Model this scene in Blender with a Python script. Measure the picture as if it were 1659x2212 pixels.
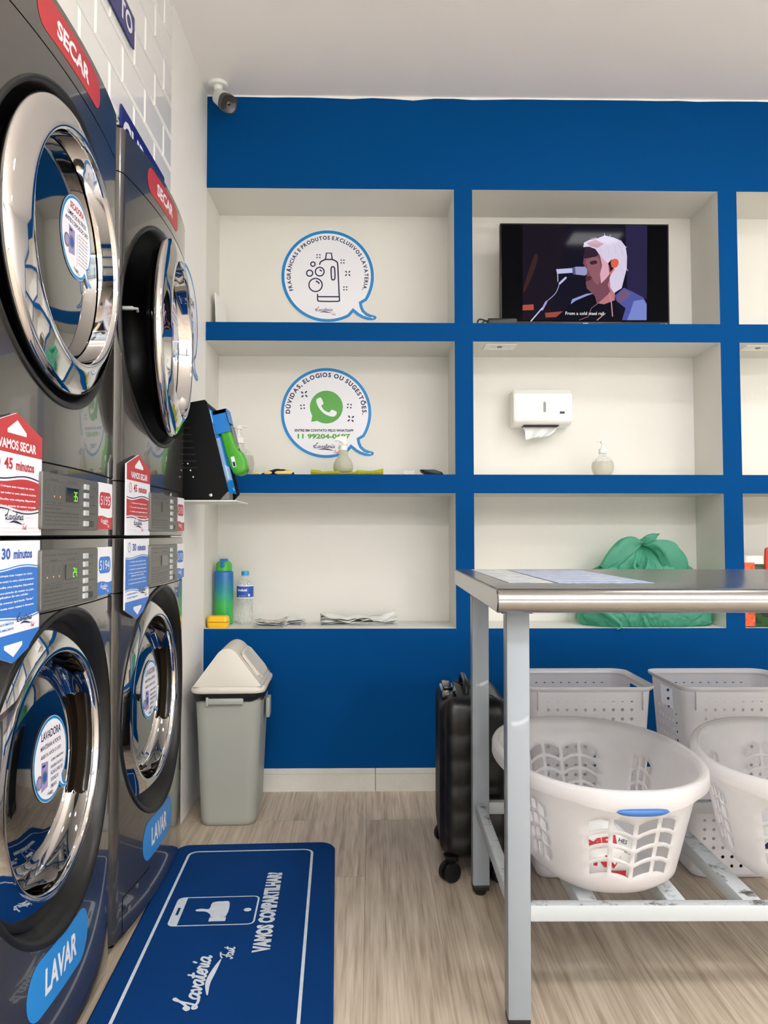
import bpy, bmesh, math, random
from math import sin, cos, pi, radians, sqrt, atan2, hypot
from mathutils import Vector, Matrix, noise
from mathutils.geometry import tessellate_polygon

for o in list(bpy.data.objects): bpy.data.objects.remove(o, do_unlink=True)
S = bpy.context.scene
COL = S.collection
random.seed(4)

# ------------------------------------------------------------------ camera
F_PX, CAM_Z = 1707.88, 0.9887
PITCH, YAW, ROLL = 0.02898, 0.01634, 0.0003
cd = bpy.data.cameras.new('camera'); cam = bpy.data.objects.new('camera', cd); COL.objects.link(cam)
cd.sensor_fit = 'VERTICAL'; cd.sensor_height = 36.0; cd.lens = F_PX * 36.0 / 2212.0
cd.clip_start = 0.02; cd.clip_end = 60
_f = Vector((sin(YAW)*cos(PITCH), cos(YAW)*cos(PITCH), sin(PITCH)))
_r = Vector((cos(YAW), -sin(YAW), 0)); _u = _r.cross(_f)
_r2 = _r*cos(ROLL) + _u*sin(ROLL); _u2 = -_r*sin(ROLL) + _u*cos(ROLL)
_m = Matrix((_r2, _u2, -_f)).transposed().to_4x4(); _m.translation = Vector((0, 0, CAM_Z))
cam.matrix_world = _m
S.camera = cam

# ------------------------------------------------------------------ light + exposure
S.view_settings.view_transform = 'Standard'; S.view_settings.look = 'None'
S.view_settings.gamma = 1.0; S.view_settings.use_curve_mapping = False
S.view_settings.exposure = -0.02
PANEL_W = 185.0        # strength of the ceiling light panels
NICHE_W = 0.0
W = bpy.data.worlds.new('world'); S.world = W; W.use_nodes = True
W.node_tree.nodes['Background'].inputs[0].default_value = (0.85, 0.92, 1.0, 1)
W.node_tree.nodes['Background'].inputs[1].default_value = 1.2
def area_light(name, loc, rot, sx, sy, power, color=(1, 1, 1)):
    ld = bpy.data.lights.new(name, 'AREA'); ld.shape = 'RECTANGLE'; ld.size = sx; ld.size_y = sy
    ld.energy = power; ld.color = color
    o = bpy.data.objects.new(name, ld); COL.objects.link(o); o.location = loc; o.rotation_euler = rot
    return o
area_light('ceiling_fill_uplight', (1.6, -3.05, .30), (radians(176), 0, 0), 3.6, .5, 185, (1.0, .98, .96))  # added fill aimed up from just inside the shopfront, brightens the ceiling
area_light('shopfront_daylight', (1.6, -3.22, 1.40), (radians(118), 0, 0), 3.8, 2.2, 26, (0.92, .98, 1.0))

# ------------------------------------------------------------------ measured places
D = 3.0946            # back wall front plane
ND = 0.272            # niche depth
XL = -0.650           # left wall plane
XR = 3.55; YB = -3.2; CEIL = 2.731
def at(u, v, y):      # where a line of sight through the survey photo meets the plane y
    d = _r2*((u-829.5)/F_PX) - _u2*((v-1106)/F_PX) + _f
    return Vector((0, 0, CAM_Z)) + d*(y/d.y)
def atz(u, v, z):
    d = _r2*((u-829.5)/F_PX) - _u2*((v-1106)/F_PX) + _f
    return Vector((0, 0, CAM_Z)) + d*((z-CAM_Z)/d.z)

# ------------------------------------------------------------------ materials
def nt(name):
    m = bpy.data.materials.new(name); m.use_nodes = True
    t = m.node_tree; return m, t, t.nodes['Principled BSDF']
def s2l(c):
    return tuple(((x/255.0)/12.92 if x/255.0 <= .04045 else (((x/255.0)+.055)/1.055)**2.4) for x in c)
def mat(name, rgb, rough=.5, metal=0, coat=0, trans=0, emis=None, es=1, spec=.5, ior=1.45, alpha=1, bump=0, bscale=60, var=0, vscale=3, sub=0, lin=False, aniso=None):
    m, t, p = nt(name); c = tuple(rgb) if lin else s2l(rgb)
    p.inputs['Base Color'].default_value = (*c, 1); p.inputs['Roughness'].default_value = rough
    p.inputs['Metallic'].default_value = metal; p.inputs['Coat Weight'].default_value = coat
    p.inputs['Coat Roughness'].default_value = .04
    p.inputs['Transmission Weight'].default_value = trans; p.inputs['Specular IOR Level'].default_value = spec
    p.inputs['IOR'].default_value = ior; p.inputs['Alpha'].default_value = alpha
    if sub: p.inputs['Subsurface Weight'].default_value = sub; p.inputs['Subsurface Radius'].default_value = (.02, .02, .02)
    if emis:
        p.inputs['Emission Color'].default_value = (*s2l(emis), 1); p.inputs['Emission Strength'].default_value = es
    tc = t.nodes.new('ShaderNodeTexCoord')
    if bump:
        n = t.nodes.new('ShaderNodeTexNoise'); n.inputs['Scale'].default_value = bscale; n.inputs['Detail'].default_value = 4
        b = t.nodes.new('ShaderNodeBump'); b.inputs['Strength'].default_value = bump; b.inputs['Distance'].default_value = .004
        t.links.new(tc.outputs['Object'], n.inputs['Vector']); t.links.new(n.outputs['Fac'], b.inputs['Height'])
        t.links.new(b.outputs['Normal'], p.inputs['Normal'])
    n = t.nodes.new('ShaderNodeTexNoise'); n.inputs['Scale'].default_value = vscale; n.inputs['Detail'].default_value = 5
    r = t.nodes.new('ShaderNodeMapRange'); r.inputs['To Min'].default_value = 1-max(var, .015); r.inputs['To Max'].default_value = 1+max(var, .015)*.6
    h = t.nodes.new('ShaderNodeVectorMath'); h.operation = 'SCALE'; h.inputs[0].default_value = c
    t.links.new(tc.outputs['Object'], n.inputs['Vector']); t.links.new(n.outputs['Fac'], r.inputs['Value'])
    t.links.new(r.outputs['Result'], h.inputs['Scale']); t.links.new(h.outputs['Vector'], p.inputs['Base Color'])
    return m
def translucent(name, rgb, through=.35, rough=.35, clear=.25):
    """thin milky plastic: diffuse + light passing through + a share of clear see-through"""
    m, t, p = nt(name); c = (*s2l(rgb), 1)
    p.inputs['Base Color'].default_value = c; p.inputs['Roughness'].default_value = rough
    tl = t.nodes.new('ShaderNodeBsdfTranslucent'); tl.inputs[0].default_value = c
    tr = t.nodes.new('ShaderNodeBsdfTransparent'); tr.inputs[0].default_value = (*[min(1, x*1.1+.1) for x in c[:3]], 1)
    n = t.nodes.new('ShaderNodeTexNoise'); n.inputs['Scale'].default_value = 9; n.inputs['Detail'].default_value = 3
    r = t.nodes.new('ShaderNodeMapRange'); r.inputs['To Min'].default_value = clear*.85; r.inputs['To Max'].default_value = clear*1.15
    m1 = t.nodes.new('ShaderNodeMixShader'); m1.inputs[0].default_value = through
    m2 = t.nodes.new('ShaderNodeMixShader')
    t.links.new(n.outputs['Fac'], r.inputs['Value']); t.links.new(r.outputs['Result'], m2.inputs[0])
    t.links.new(p.outputs[0], m1.inputs[1]); t.links.new(tl.outputs[0], m1.inputs[2])
    t.links.new(m1.outputs[0], m2.inputs[1]); t.links.new(tr.outputs[0], m2.inputs[2])
    t.links.new(m2.outputs[0], t.nodes['Material Output'].inputs[0])
    return m
def perforated(name, rgb, ax, sp, rad, zlo, zhi, hlo, hhi, through=.3):
    """white plastic with rows of small round openings; ax = horizontal object axis"""
    m = translucent(name, rgb, through, .35, .06); t = m.node_tree
    out = t.nodes['Material Output']; src = out.inputs[0].links[0].from_socket
    tc = t.nodes.new('ShaderNodeTexCoord'); sx = t.nodes.new('ShaderNodeSeparateXYZ'); t.links.new(tc.outputs['Object'], sx.inputs[0])
    def mth(op, a, b=None):
        n = t.nodes.new('ShaderNodeMath'); n.operation = op
        for i, q in enumerate((a, b)):
            if q is None: continue
            if isinstance(q, (int, float)): n.inputs[i].default_value = q
            else: t.links.new(q, n.inputs[i])
        return n.outputs[0]
    h = sx.outputs[ax]; z = sx.outputs[2]
    def cell(q, s): return mth('SUBTRACT', mth('FLOORED_MODULO', q, s), s/2)
    dd = mth('SQRT', mth('ADD', mth('POWER', cell(h, sp), 2.0), mth('POWER', cell(z, sp), 2.0)))
    inside = mth('LESS_THAN', dd, rad)
    zz = mth('MULTIPLY', mth('GREATER_THAN', z, zlo), mth('LESS_THAN', z, zhi))
    hh = mth('MULTIPLY', mth('GREATER_THAN', h, hlo), mth('LESS_THAN', h, hhi))
    f = mth('MULTIPLY', inside, mth('MULTIPLY', zz, hh))
    tr = t.nodes.new('ShaderNodeBsdfTransparent'); mx = t.nodes.new('ShaderNodeMixShader')
    t.links.new(f, mx.inputs[0]); t.links.new(src, mx.inputs[1]); t.links.new(tr.outputs[0], mx.inputs[2]); t.links.new(mx.outputs[0], out.inputs[0])
    return m

M = {}
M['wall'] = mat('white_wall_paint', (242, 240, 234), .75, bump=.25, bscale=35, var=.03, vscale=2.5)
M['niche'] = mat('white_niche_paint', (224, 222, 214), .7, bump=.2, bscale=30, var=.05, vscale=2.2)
M['ceil'] = mat('white_ceiling_paint', (248, 243, 238), .8, bump=.1, bscale=20, var=.02)
M['blue'] = mat('blue_wall_paint', (0, 67, 125), .65, spec=.06, bump=.12, bscale=45, var=.05, vscale=1.5)
M['tile'] = mat('glossy_white_tile', (240, 239, 236), .12, coat=.5, var=.02)
M['grout'] = mat('white_grout', (232, 231, 226), .8)
M['base'] = mat('white_skirting_paint', (214, 212, 202), .5, bump=.3, bscale=70, var=.10, vscale=14)
M['white'] = mat('white_plastic', (236, 236, 230), .35)
M['whitegloss'] = mat('white_print', (232, 232, 238), .35)
M['black'] = mat('black_plastic', (14, 14, 15), .35)
M['blackm'] = mat('matte_black', (5, 5, 6), .5, spec=.2)
M['rubber'] = mat('black_rubber', (16, 15, 15), .5)
M['gloss_black'] = mat('glossy_black', (6, 6, 7), .12, coat=.6)
M['graph'] = mat('graphite_enamel', (84, 81, 77), .22, metal=.55, coat=.9, var=.02)
M['graph_side'] = mat('silver_grey_side', (128, 126, 122), .3, metal=.6, coat=.5)
M['chrome'] = mat('polished_chrome', (222, 220, 220), .035, metal=1)
M['glass'] = mat('dark_door_glass', (7, 8, 9), .04, coat=1, spec=1.0, ior=1.9)
M['plate'] = mat('brushed_control_plate', (120, 119, 115), .35, metal=.7, bump=.15, bscale=240)
M['plate_line'] = mat('control_print_grey', (66, 66, 66), .5)
M['button'] = mat('pale_button', (176, 180, 180), .3)
M['lcd'] = mat('dark_display', (22, 24, 20), .1, coat=.5)
M['lcd_green'] = mat('green_display_digits', (120, 220, 60), .5, emis=(110, 235, 40), es=1.3)
M['led'] = mat('orange_indicator', (255, 130, 60), .5, emis=(255, 120, 60), es=2.0)
M['red'] = mat('red_print', (180, 50, 56), .4)
M['red2'] = mat('deep_red_print', (176, 40, 52), .4)
M['sky'] = mat('sky_blue_print', (44, 134, 206), .4)
M['bluep'] = mat('blue_print', (46, 112, 196), .4)
M['cyan'] = mat('cyan_print', (0, 126, 192), .4)
M['navy'] = mat('navy_print', (28, 26, 72), .45)
M['navy_sign'] = mat('navy_sign', (24, 32, 110), .35)
M['royal'] = mat('royal_print', (40, 84, 170), .45)
M['purple'] = mat('soft_purple_print', (150, 140, 190), .45)
M['green'] = mat('green_print', (84, 160, 66), .45)
M['grey_text'] = mat('grey_print', (120, 120, 126), .5)
M['steel'] = None
M['galv'] = mat('white_painted_tube', (138, 145, 151), .38, coat=.2, var=.03, vscale=8)
M['mat_blue'] = mat('blue_rubber_mat', (2, 52, 108), .8, spec=.12, bump=.5, bscale=600, var=.05, vscale=4)
M['mat_white'] = mat('worn_white_mat_print', (196, 204, 210), .8, var=.2, vscale=60)
M['bin'] = mat('grey_green_plastic', (166, 168, 158), .45, var=.02)
M['bin_lid'] = mat('beige_lid_plastic', (214, 208, 194), .4)
M['bin_liner'] = mat('black_bin_liner', (26, 26, 28), .3, bump=.6, bscale=25)
M['suit'] = mat('black_ribbed_shell', (10, 10, 12), .33)
M['recess'] = mat('dark_recess_plastic', (20, 20, 20), .38)
M['glass_clear'] = mat('clear_plastic', (235, 240, 238), .06, trans=.95, ior=1.33)
M['gel'] = translucent('clear_gel', (222, 220, 206), .4, .1, .58)
M['frost'] = translucent('frosted_bottle', (226, 226, 214), .4, .25, .35)
M['basket'] = translucent('milky_translucent_plastic', (244, 243, 244), .5, .18, .26)
M['greenbag'] = translucent('green_bag_film', (112, 200, 172), .5, .28, .25)
M['paper'] = mat('white_paper', (228, 228, 224), .8, var=.03)
M['tissue'] = mat('white_tissue', (236, 236, 232), .9, bump=.3, bscale=60)
M['yellow'] = mat('yellow_plastic', (246, 190, 16), .3, coat=.3)
M['olive'] = mat('yellow_green_cloth', (178, 178, 28), .95, bump=.8, bscale=300, var=.1, vscale=40)
M['lime'] = mat('lime_green_plastic', (66, 158, 22), .3, coat=.2)
M['holder'] = mat('blue_holder_plastic', (24, 118, 190), .35)
M['cap_blue'] = mat('light_blue_cap', (44, 158, 206), .35)
M['greylid'] = mat('grey_metal', (118, 118, 116), .35, metal=.5)
M['redstrap'] = mat('red_strap', (188, 66, 48), .7)
M['blue_handle'] = mat('blue_grip', (50, 96, 158), .4)
M['tube_white'] = mat('lamp_housing_white', (236, 236, 232), .5)

def floor_mat():
    m, t, p = nt('light_oak_planks'); L = t.links.new; N = t.nodes.new
    tc = N('ShaderNodeTexCoord'); mp = N('ShaderNodeMapping'); mp.inputs['Rotation'].default_value = (0, 0, radians(90))
    mp.inputs['Location'].default_value = (-2.56+1.22*3, 0.016+.19*20, 0)
    L(tc.outputs['Object'], mp.inputs['Vector'])
    br = N('ShaderNodeTexBrick'); br.offset = .37; br.offset_frequency = 2; br.squash = 1
    for k, v in (('Scale', 1), ('Brick Width', 1.22), ('Row Height', .19), ('Mortar Size', .0011), ('Mortar Smooth', .1), ('Bias', 0)): br.inputs[k].default_value = v
    br.inputs['Color1'].default_value = (0, 0, 0, 1); br.inputs['Color2'].default_value = (1, 1, 1, 1); br.inputs['Mortar'].default_value = (.5, .5, .5, 1)
    L(mp.outputs[0], br.inputs['Vector'])
    off = N('ShaderNodeVectorMath'); off.operation = 'MULTIPLY'; off.inputs[1].default_value = (37, 61, 13); L(br.outputs['Color'], off.inputs[0])
    def layer(sx, sy, sc, det, dist=0):
        sv = N('ShaderNodeVectorMath'); sv.operation = 'MULTIPLY'; sv.inputs[1].default_value = (sx, sy, 1); L(tc.outputs['Object'], sv.inputs[0])
        ad = N('ShaderNodeVectorMath'); ad.operation = 'ADD'; L(sv.outputs[0], ad.inputs[0]); L(off.outputs[0], ad.inputs[1])
        n = N('ShaderNodeTexNoise'); n.inputs['Scale'].default_value = sc; n.inputs['Detail'].default_value = det; n.inputs['Distortion'].default_value = dist
        L(ad.outputs[0], n.inputs['Vector']); return n
    n1 = layer(1, .035, 70, 5); n2 = layer(1, .16, 5, 3, .6); n4 = layer(1, .03, 190, 2)
    # cathedral rings
    sv = N('ShaderNodeMath'); sv.operation = 'MULTIPLY'; sv.inputs[1].default_value = 70; L(n2.outputs['Fac'], sv.inputs[0])
    sn = N('ShaderNodeMath'); sn.operation = 'SINE'; L(sv.outputs[0], sn.inputs[0])
    r2 = N('ShaderNodeMapRange'); r2.inputs['From Min'].default_value = -1; r2.inputs['To Min'].default_value = .40; r2.inputs['To Max'].default_value = .62; L(sn.outputs[0], r2.inputs['Value'])
    mx = N('ShaderNodeMix'); mx.data_type = 'FLOAT'; mx.inputs[0].default_value = .3; L(n1.outputs['Fac'], mx.inputs[2]); L(r2.outputs[0], mx.inputs[3])
    mx2 = N('ShaderNodeMix'); mx2.data_type = 'FLOAT'; mx2.inputs[0].default_value = .35; L(mx.outputs[0], mx2.inputs[2]); L(n4.outputs['Fac'], mx2.inputs[3])
    cr = N('ShaderNodeValToRGB'); e = cr.color_ramp.elements
    e[0].position = .32; e[0].color = (*s2l((146, 128, 108)), 1); e[1].position = .70; e[1].color = (*s2l((222, 209, 188)), 1)
    k = e.new(.46); k.color = (*s2l((184, 168, 147)), 1); k = e.new(.54); k.color = (*s2l((200, 185, 164)), 1)
    L(mx2.outputs[0], cr.inputs[0])
    hv = N('ShaderNodeMapRange'); hv.inputs['To Min'].default_value = .76; hv.inputs['To Max'].default_value = .95; L(br.outputs['Color'], hv.inputs['Value'])
    dk = N('ShaderNodeMapRange'); dk.inputs['To Min'].default_value = 1; dk.inputs['To Max'].default_value = .72; L(br.outputs['Fac'], dk.inputs['Value'])
    ml = N('ShaderNodeMath'); ml.operation = 'MULTIPLY'; L(hv.outputs[0], ml.inputs[0]); L(dk.outputs[0], ml.inputs[1])
    sc = N('ShaderNodeVectorMath'); sc.operation = 'SCALE'; L(cr.outputs[0], sc.inputs[0]); L(ml.outputs[0], sc.inputs['Scale'])
    L(sc.outputs[0], p.inputs['Base Color']); p.inputs['Roughness'].default_value = .42
    b = N('ShaderNodeBump'); b.inputs['Strength'].default_value = .15; b.inputs['Distance'].default_value = .002; L(n1.outputs['Fac'], b.inputs['Height']); L(b.outputs[0], p.inputs['Normal'])
    return m
M['floor'] = floor_mat()
def steel_mat():
    m, t, p = nt('brushed_stainless'); L = t.links.new
    p.inputs['Metallic'].default_value = 1; p.inputs['Base Color'].default_value = (*s2l((158, 156, 153)), 1)
    tc = t.nodes.new('ShaderNodeTexCoord'); mp = t.nodes.new('ShaderNodeMapping'); mp.inputs['Scale'].default_value = (1, 40, 40)
    n = t.nodes.new('ShaderNodeTexNoise'); n.inputs['Scale'].default_value = 12; n.inputs['Detail'].default_value = 5
    r = t.nodes.new('ShaderNodeMapRange'); r.inputs['To Min'].default_value = .14; r.inputs['To Max'].default_value = .30
    L(tc.outputs['Object'], mp.inputs[0]); L(mp.outputs[0], n.inputs['Vector']); L(n.outputs['Fac'], r.inputs['Value']); L(r.outputs[0], p.inputs['Roughness'])
    return m
M['steel'] = steel_mat()
def worn_mat():
    m, t, p = nt('scuffed_white_tube'); L = t.links.new
    n = t.nodes.new('ShaderNodeTexNoise'); n.inputs['Scale'].default_value = 22; n.inputs['Detail'].default_value = 8; n.inputs['Roughness'].default_value = .7
    tc = t.nodes.new('ShaderNodeTexCoord'); L(tc.outputs['Object'], n.inputs['Vector'])
    g = t.nodes.new('ShaderNodeNewGeometry'); sx = t.nodes.new('ShaderNodeSeparateXYZ'); L(g.outputs['Normal'], sx.inputs[0])
    up = t.nodes.new('ShaderNodeMath'); up.operation = 'GREATER_THAN'; up.inputs[1].default_value = .7; L(sx.outputs[2], up.inputs[0])
    r = t.nodes.new('ShaderNodeValToRGB'); r.color_ramp.elements[0].position = .36; r.color_ramp.elements[0].color = (1, 1, 1, 1); r.color_ramp.elements[1].position = .47; r.color_ramp.elements[1].color = (0, 0, 0, 1)
    L(n.outputs['Fac'], r.inputs[0]); ml = t.nodes.new('ShaderNodeMath'); ml.operation = 'MULTIPLY'; L(r.outputs[0], ml.inputs[0]); L(up.outputs[0], ml.inputs[1])
    mx = t.nodes.new('ShaderNodeMix'); mx.data_type = 'RGBA'; mx.inputs[6].default_value = (*s2l((178, 184, 186)), 1); mx.inputs[7].default_value = (*s2l((70, 66, 62)), 1)
    L(ml.outputs[0], mx.inputs[0]); L(mx.outputs[2], p.inputs['Base Color']); p.inputs['Roughness'].default_value = .45
    return m
M['worn'] = worn_mat()
def gradient_mat(name, stops, z0, z1, rough=.35):
    m, t, p = nt(name); tc = t.nodes.new('ShaderNodeTexCoord'); sx = t.nodes.new('ShaderNodeSeparateXYZ'); r = t.nodes.new('ShaderNodeMapRange')
    r.inputs['From Min'].default_value = z0; r.inputs['From Max'].default_value = z1
    c = t.nodes.new('ShaderNodeValToRGB')
    while len(c.color_ramp.elements) < len(stops): c.color_ramp.elements.new(.5)
    for e, (q, col) in zip(c.color_ramp.elements, stops): e.position = q; e.color = (*s2l(col), 1)
    t.links.new(tc.outputs['Object'], sx.inputs[0]); t.links.new(sx.outputs[2], r.inputs['Value']); t.links.new(r.outputs[0], c.inputs[0])
    t.links.new(c.outputs[0], p.inputs['Base Color']); p.inputs['Roughness'].default_value = rough
    return m
def voronoi_mat(name, cols, scale, rough=.6, dim=(1, 1, 1)):
    m, t, p = nt(name); tc = t.nodes.new('ShaderNodeTexCoord'); mp = t.nodes.new('ShaderNodeMapping'); mp.inputs['Scale'].default_value = dim
    v = t.nodes.new('ShaderNodeTexNoise'); v.inputs['Scale'].default_value = scale; v.inputs['Detail'].default_value = 3
    c = t.nodes.new('ShaderNodeValToRGB'); c.color_ramp.interpolation = 'CONSTANT'
    while len(c.color_ramp.elements) < len(cols): c.color_ramp.elements.new(.5)
    for e, (q, col) in zip(c.color_ramp.elements, cols): e.position = q; e.color = (*s2l(col), 1)
    t.links.new(tc.outputs['Object'], mp.inputs[0]); t.links.new(mp.outputs[0], v.inputs['Vector']); t.links.new(v.outputs['Fac'], c.inputs[0]); t.links.new(c.outputs[0], p.inputs['Base Color'])
    p.inputs['Roughness'].default_value = rough
    return m

# ------------------------------------------------------------------ mesh helpers
class MB:
    """collects shapes into one mesh with several materials"""
    def __init__(s): s.bm = bmesh.new(); s.mats = []; s.cur = 0; s.T = Matrix.Identity(4)
    def use(s, m):
        if m not in s.mats: s.mats.append(m)
        s.cur = s.mats.index(m); return s
    def v(s, p): return s.bm.verts.new(s.T @ Vector(p))
    def f(s, vs):
        try: fc = s.bm.faces.new(vs)
        except ValueError: return None
        fc.material_index = s.cur; return fc
    def box(s, x0, x1, y0, y1, z0, z1, r=0, seg=2):
        if r <= 0:
            a = [s.v((x, y, z)) for z in (z0, z1) for x, y in ((x0, y0), (x1, y0), (x1, y1), (x0, y1))]
            for q in ((3, 2, 1, 0), (4, 5, 6, 7), (0, 1, 5, 4), (1, 2, 6, 5), (2, 3, 7, 6), (3, 0, 4, 7)): s.f([a[i] for i in q])
            return s
        b = bmesh.new()
        a = [b.verts.new((x, y, z)) for z in (z0, z1) for x, y in ((x0, y0), (x1, y0), (x1, y1), (x0, y1))]
        for q in ((3, 2, 1, 0), (4, 5, 6, 7), (0, 1, 5, 4), (1, 2, 6, 5), (2, 3, 7, 6), (3, 0, 4, 7)): b.faces.new([a[i] for i in q])
        bmesh.ops.bevel(b, geom=list(b.edges), offset=r, segments=seg, profile=.5, affect='EDGES')
        return s.merge(b)
    def merge(s, b):
        mp = {}
        for w in b.verts: mp[w] = s.v(w.co)
        for fc in b.faces: s.f([mp[w] for w in fc.verts])
        b.free(); return s
    def rings(s, rings, close=True, cap0=False, cap1=False, skip=None):
        R = [[s.v(p) for p in r] for r in rings]
        for i in range(len(R)-1):
            n = len(R[i])
            for j in range(n if close else n-1):
                if skip and skip(i, j): continue
                s.f([R[i][j], R[i][(j+1) % n], R[i+1][(j+1) % n], R[i+1][j]])
        if cap0: s.f(list(reversed(R[0])))
        if cap1: s.f(R[-1])
        return R
    def lathe(s, prof, c=(0, 0, 0), axis='z', n=48, cap0=False, cap1=False, skip=None, a0=0):
        def P(r, h, a):
            x, y = r*cos(a), r*sin(a)
            if axis == 'z': q = (x, y, h)
            elif axis == 'y': q = (x, -h, y)        # h grows toward -y (outward of a wall thing)
            else: q = (h, x, y)
            return (q[0]+c[0], q[1]+c[1], q[2]+c[2])
        rg = [[P(max(r, 1e-5), h, a0+2*pi*k/n) for k in range(n)] for r, h in prof]
        return s.rings(rg, True, cap0, cap1, skip)
    def cyl(s, r, h0, h1, c=(0, 0, 0), axis='z', n=24): s.lathe([(0, h0), (r, h0), (r, h1), (0, h1)], c, axis, n); return s
    def tube(s, pts, r, n=10, closed=False, cap=True):
        pts = [Vector(p) for p in pts]; N = len(pts); rings = []; up = None
        for i, p in enumerate(pts):
            a = pts[(i-1) % N] if closed or i > 0 else p; b = pts[(i+1) % N] if closed or i < N-1 else p
            t = (b-a).normalized()
            if up is None: up = t.orthogonal().normalized()
            else:
                up = (up - t*up.dot(t))
                up = up.normalized() if up.length > 1e-6 else t.orthogonal().normalized()
            w = t.cross(up); rr = r[i] if isinstance(r, (list, tuple)) else r
            rings.append([p + (up*cos(2*pi*k/n) + w*sin(2*pi*k/n))*rr for k in range(n)])
        if closed: rings.append(rings[0])
        s.rings(rings, True, cap and not closed, cap and not closed); return s
    def build(s, name, parent=None, smooth=35, loc=None, weld=True):
        if weld: bmesh.ops.remove_doubles(s.bm, verts=s.bm.verts, dist=1e-6)
        bmesh.ops.recalc_face_normals(s.bm, faces=s.bm.faces)
        me = bpy.data.meshes.new(name); s.bm.to_mesh(me); s.bm.free()
        for m in s.mats: me.materials.append(m)
        if smooth:
            me.shade_smooth()
            me.set_sharp_from_angle(angle=radians(smooth))
        o = bpy.data.objects.new(name, me); COL.objects.link(o)
        if parent: o.parent = parent
        if loc is not None: o.location = loc
        return o
def thing(name, label, cat, loc=(0, 0, 0), rz=0, group=None):
    o = bpy.data.objects.new(name, None); COL.objects.link(o); o.empty_display_size = .05
    o.location = loc; o.rotation_euler = (0, 0, rz); o['label'] = label; o['category'] = cat
    if group: o['group'] = group
    return o
def tag(o, label, cat, group=None, kind=None):
    o['label'] = label; o['category'] = cat
    if group: o['group'] = group
    if kind: o['kind'] = kind
    return o
def rrect(x0, x1, y0, y1, r, n=6):
    pts = []
    for cx, cy, a in ((x1-r, y0+r, -90), (x1-r, y1-r, 0), (x0+r, y1-r, 90), (x0+r, y0+r, 180)):
        for k in range(n+1):
            t = radians(a + 90*k/n); pts.append((cx+r*cos(t), cy+r*sin(t)))
    return pts
def circle(cx, cy, r, n=48, a0=0, a1=360): return [(cx+r*cos(radians(a0+(a1-a0)*k/n)), cy+r*sin(radians(a0+(a1-a0)*k/n))) for k in range(n if abs(a1-a0) >= 360 else n+1)]
def catmull(pts, n=6, closed=False):
    P = [Vector((*p, 0)) if len(p) == 2 else Vector(p) for p in pts]; out = []; N = len(P)
    for i in range(N if closed else N-1):
        p0 = P[(i-1) % N] if closed or i > 0 else P[0]; p1 = P[i]; p2 = P[(i+1) % N]; p3 = P[(i+2) % N] if closed or i < N-2 else P[-1]
        for k in range(n):
            t = k/n; q = .5*((2*p1)+(p2-p0)*t+(2*p0-5*p1+4*p2-p3)*t*t+(3*p1-p0-3*p2+p3)*t**3); out.append(tuple(q) if len(pts[0]) == 3 else (q.x, q.y))
    if not closed: out.append(tuple(pts[-1]))
    return out
def inset(pts, w):
    n = len(pts); ar = sum(pts[i][0]*pts[(i+1) % n][1]-pts[(i+1) % n][0]*pts[i][1] for i in range(n)); sg = 1 if ar > 0 else -1; out = []
    for i in range(n):
        a, b, c = Vector(pts[i-1]), Vector(pts[i]), Vector(pts[(i+1) % n])
        d1 = (b-a).normalized(); d2 = (c-b).normalized(); n1 = Vector((-d1.y, d1.x)); n2 = Vector((-d2.y, d2.x)); m = n1+n2
        if m.length < 1e-6: m = n1
        m.normalize(); k = 1/max(.35, m.dot(n1)); q = b+m*w*k*sg; out.append((q.x, q.y))
    return out

# text -> flat triangles
_tc = bpy.data.curves.new('glyphs', 'FONT'); _to = bpy.data.objects.new('glyphs', _tc); COL.objects.link(_to)
_cache = {}
def glyphs(s, bold):
    k = (s, bold)
    if k not in _cache:
        _tc.body = s; _tc.size = 1; _tc.offset = bold; _tc.resolution_u = 2 if len(s) > 16 else 3; _tc.fill_mode = 'FRONT'
        dg = bpy.context.evaluated_depsgraph_get(); dg.update(); me = bpy.data.meshes.new_from_object(_to.evaluated_get(dg))
        vs = [(v.co.x, v.co.y) for v in me.vertices]; fs = [tuple(p.vertices) for p in me.polygons]; bpy.data.meshes.remove(me)
        if not vs: vs = [(0, 0)]
        x0, x1 = min(v[0] for v in vs), max(v[0] for v in vs); y0, y1 = min(v[1] for v in vs), max(v[1] for v in vs)
        _cache[k] = (vs, fs, x0, x1, y0, y1)
    return _cache[k]

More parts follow.
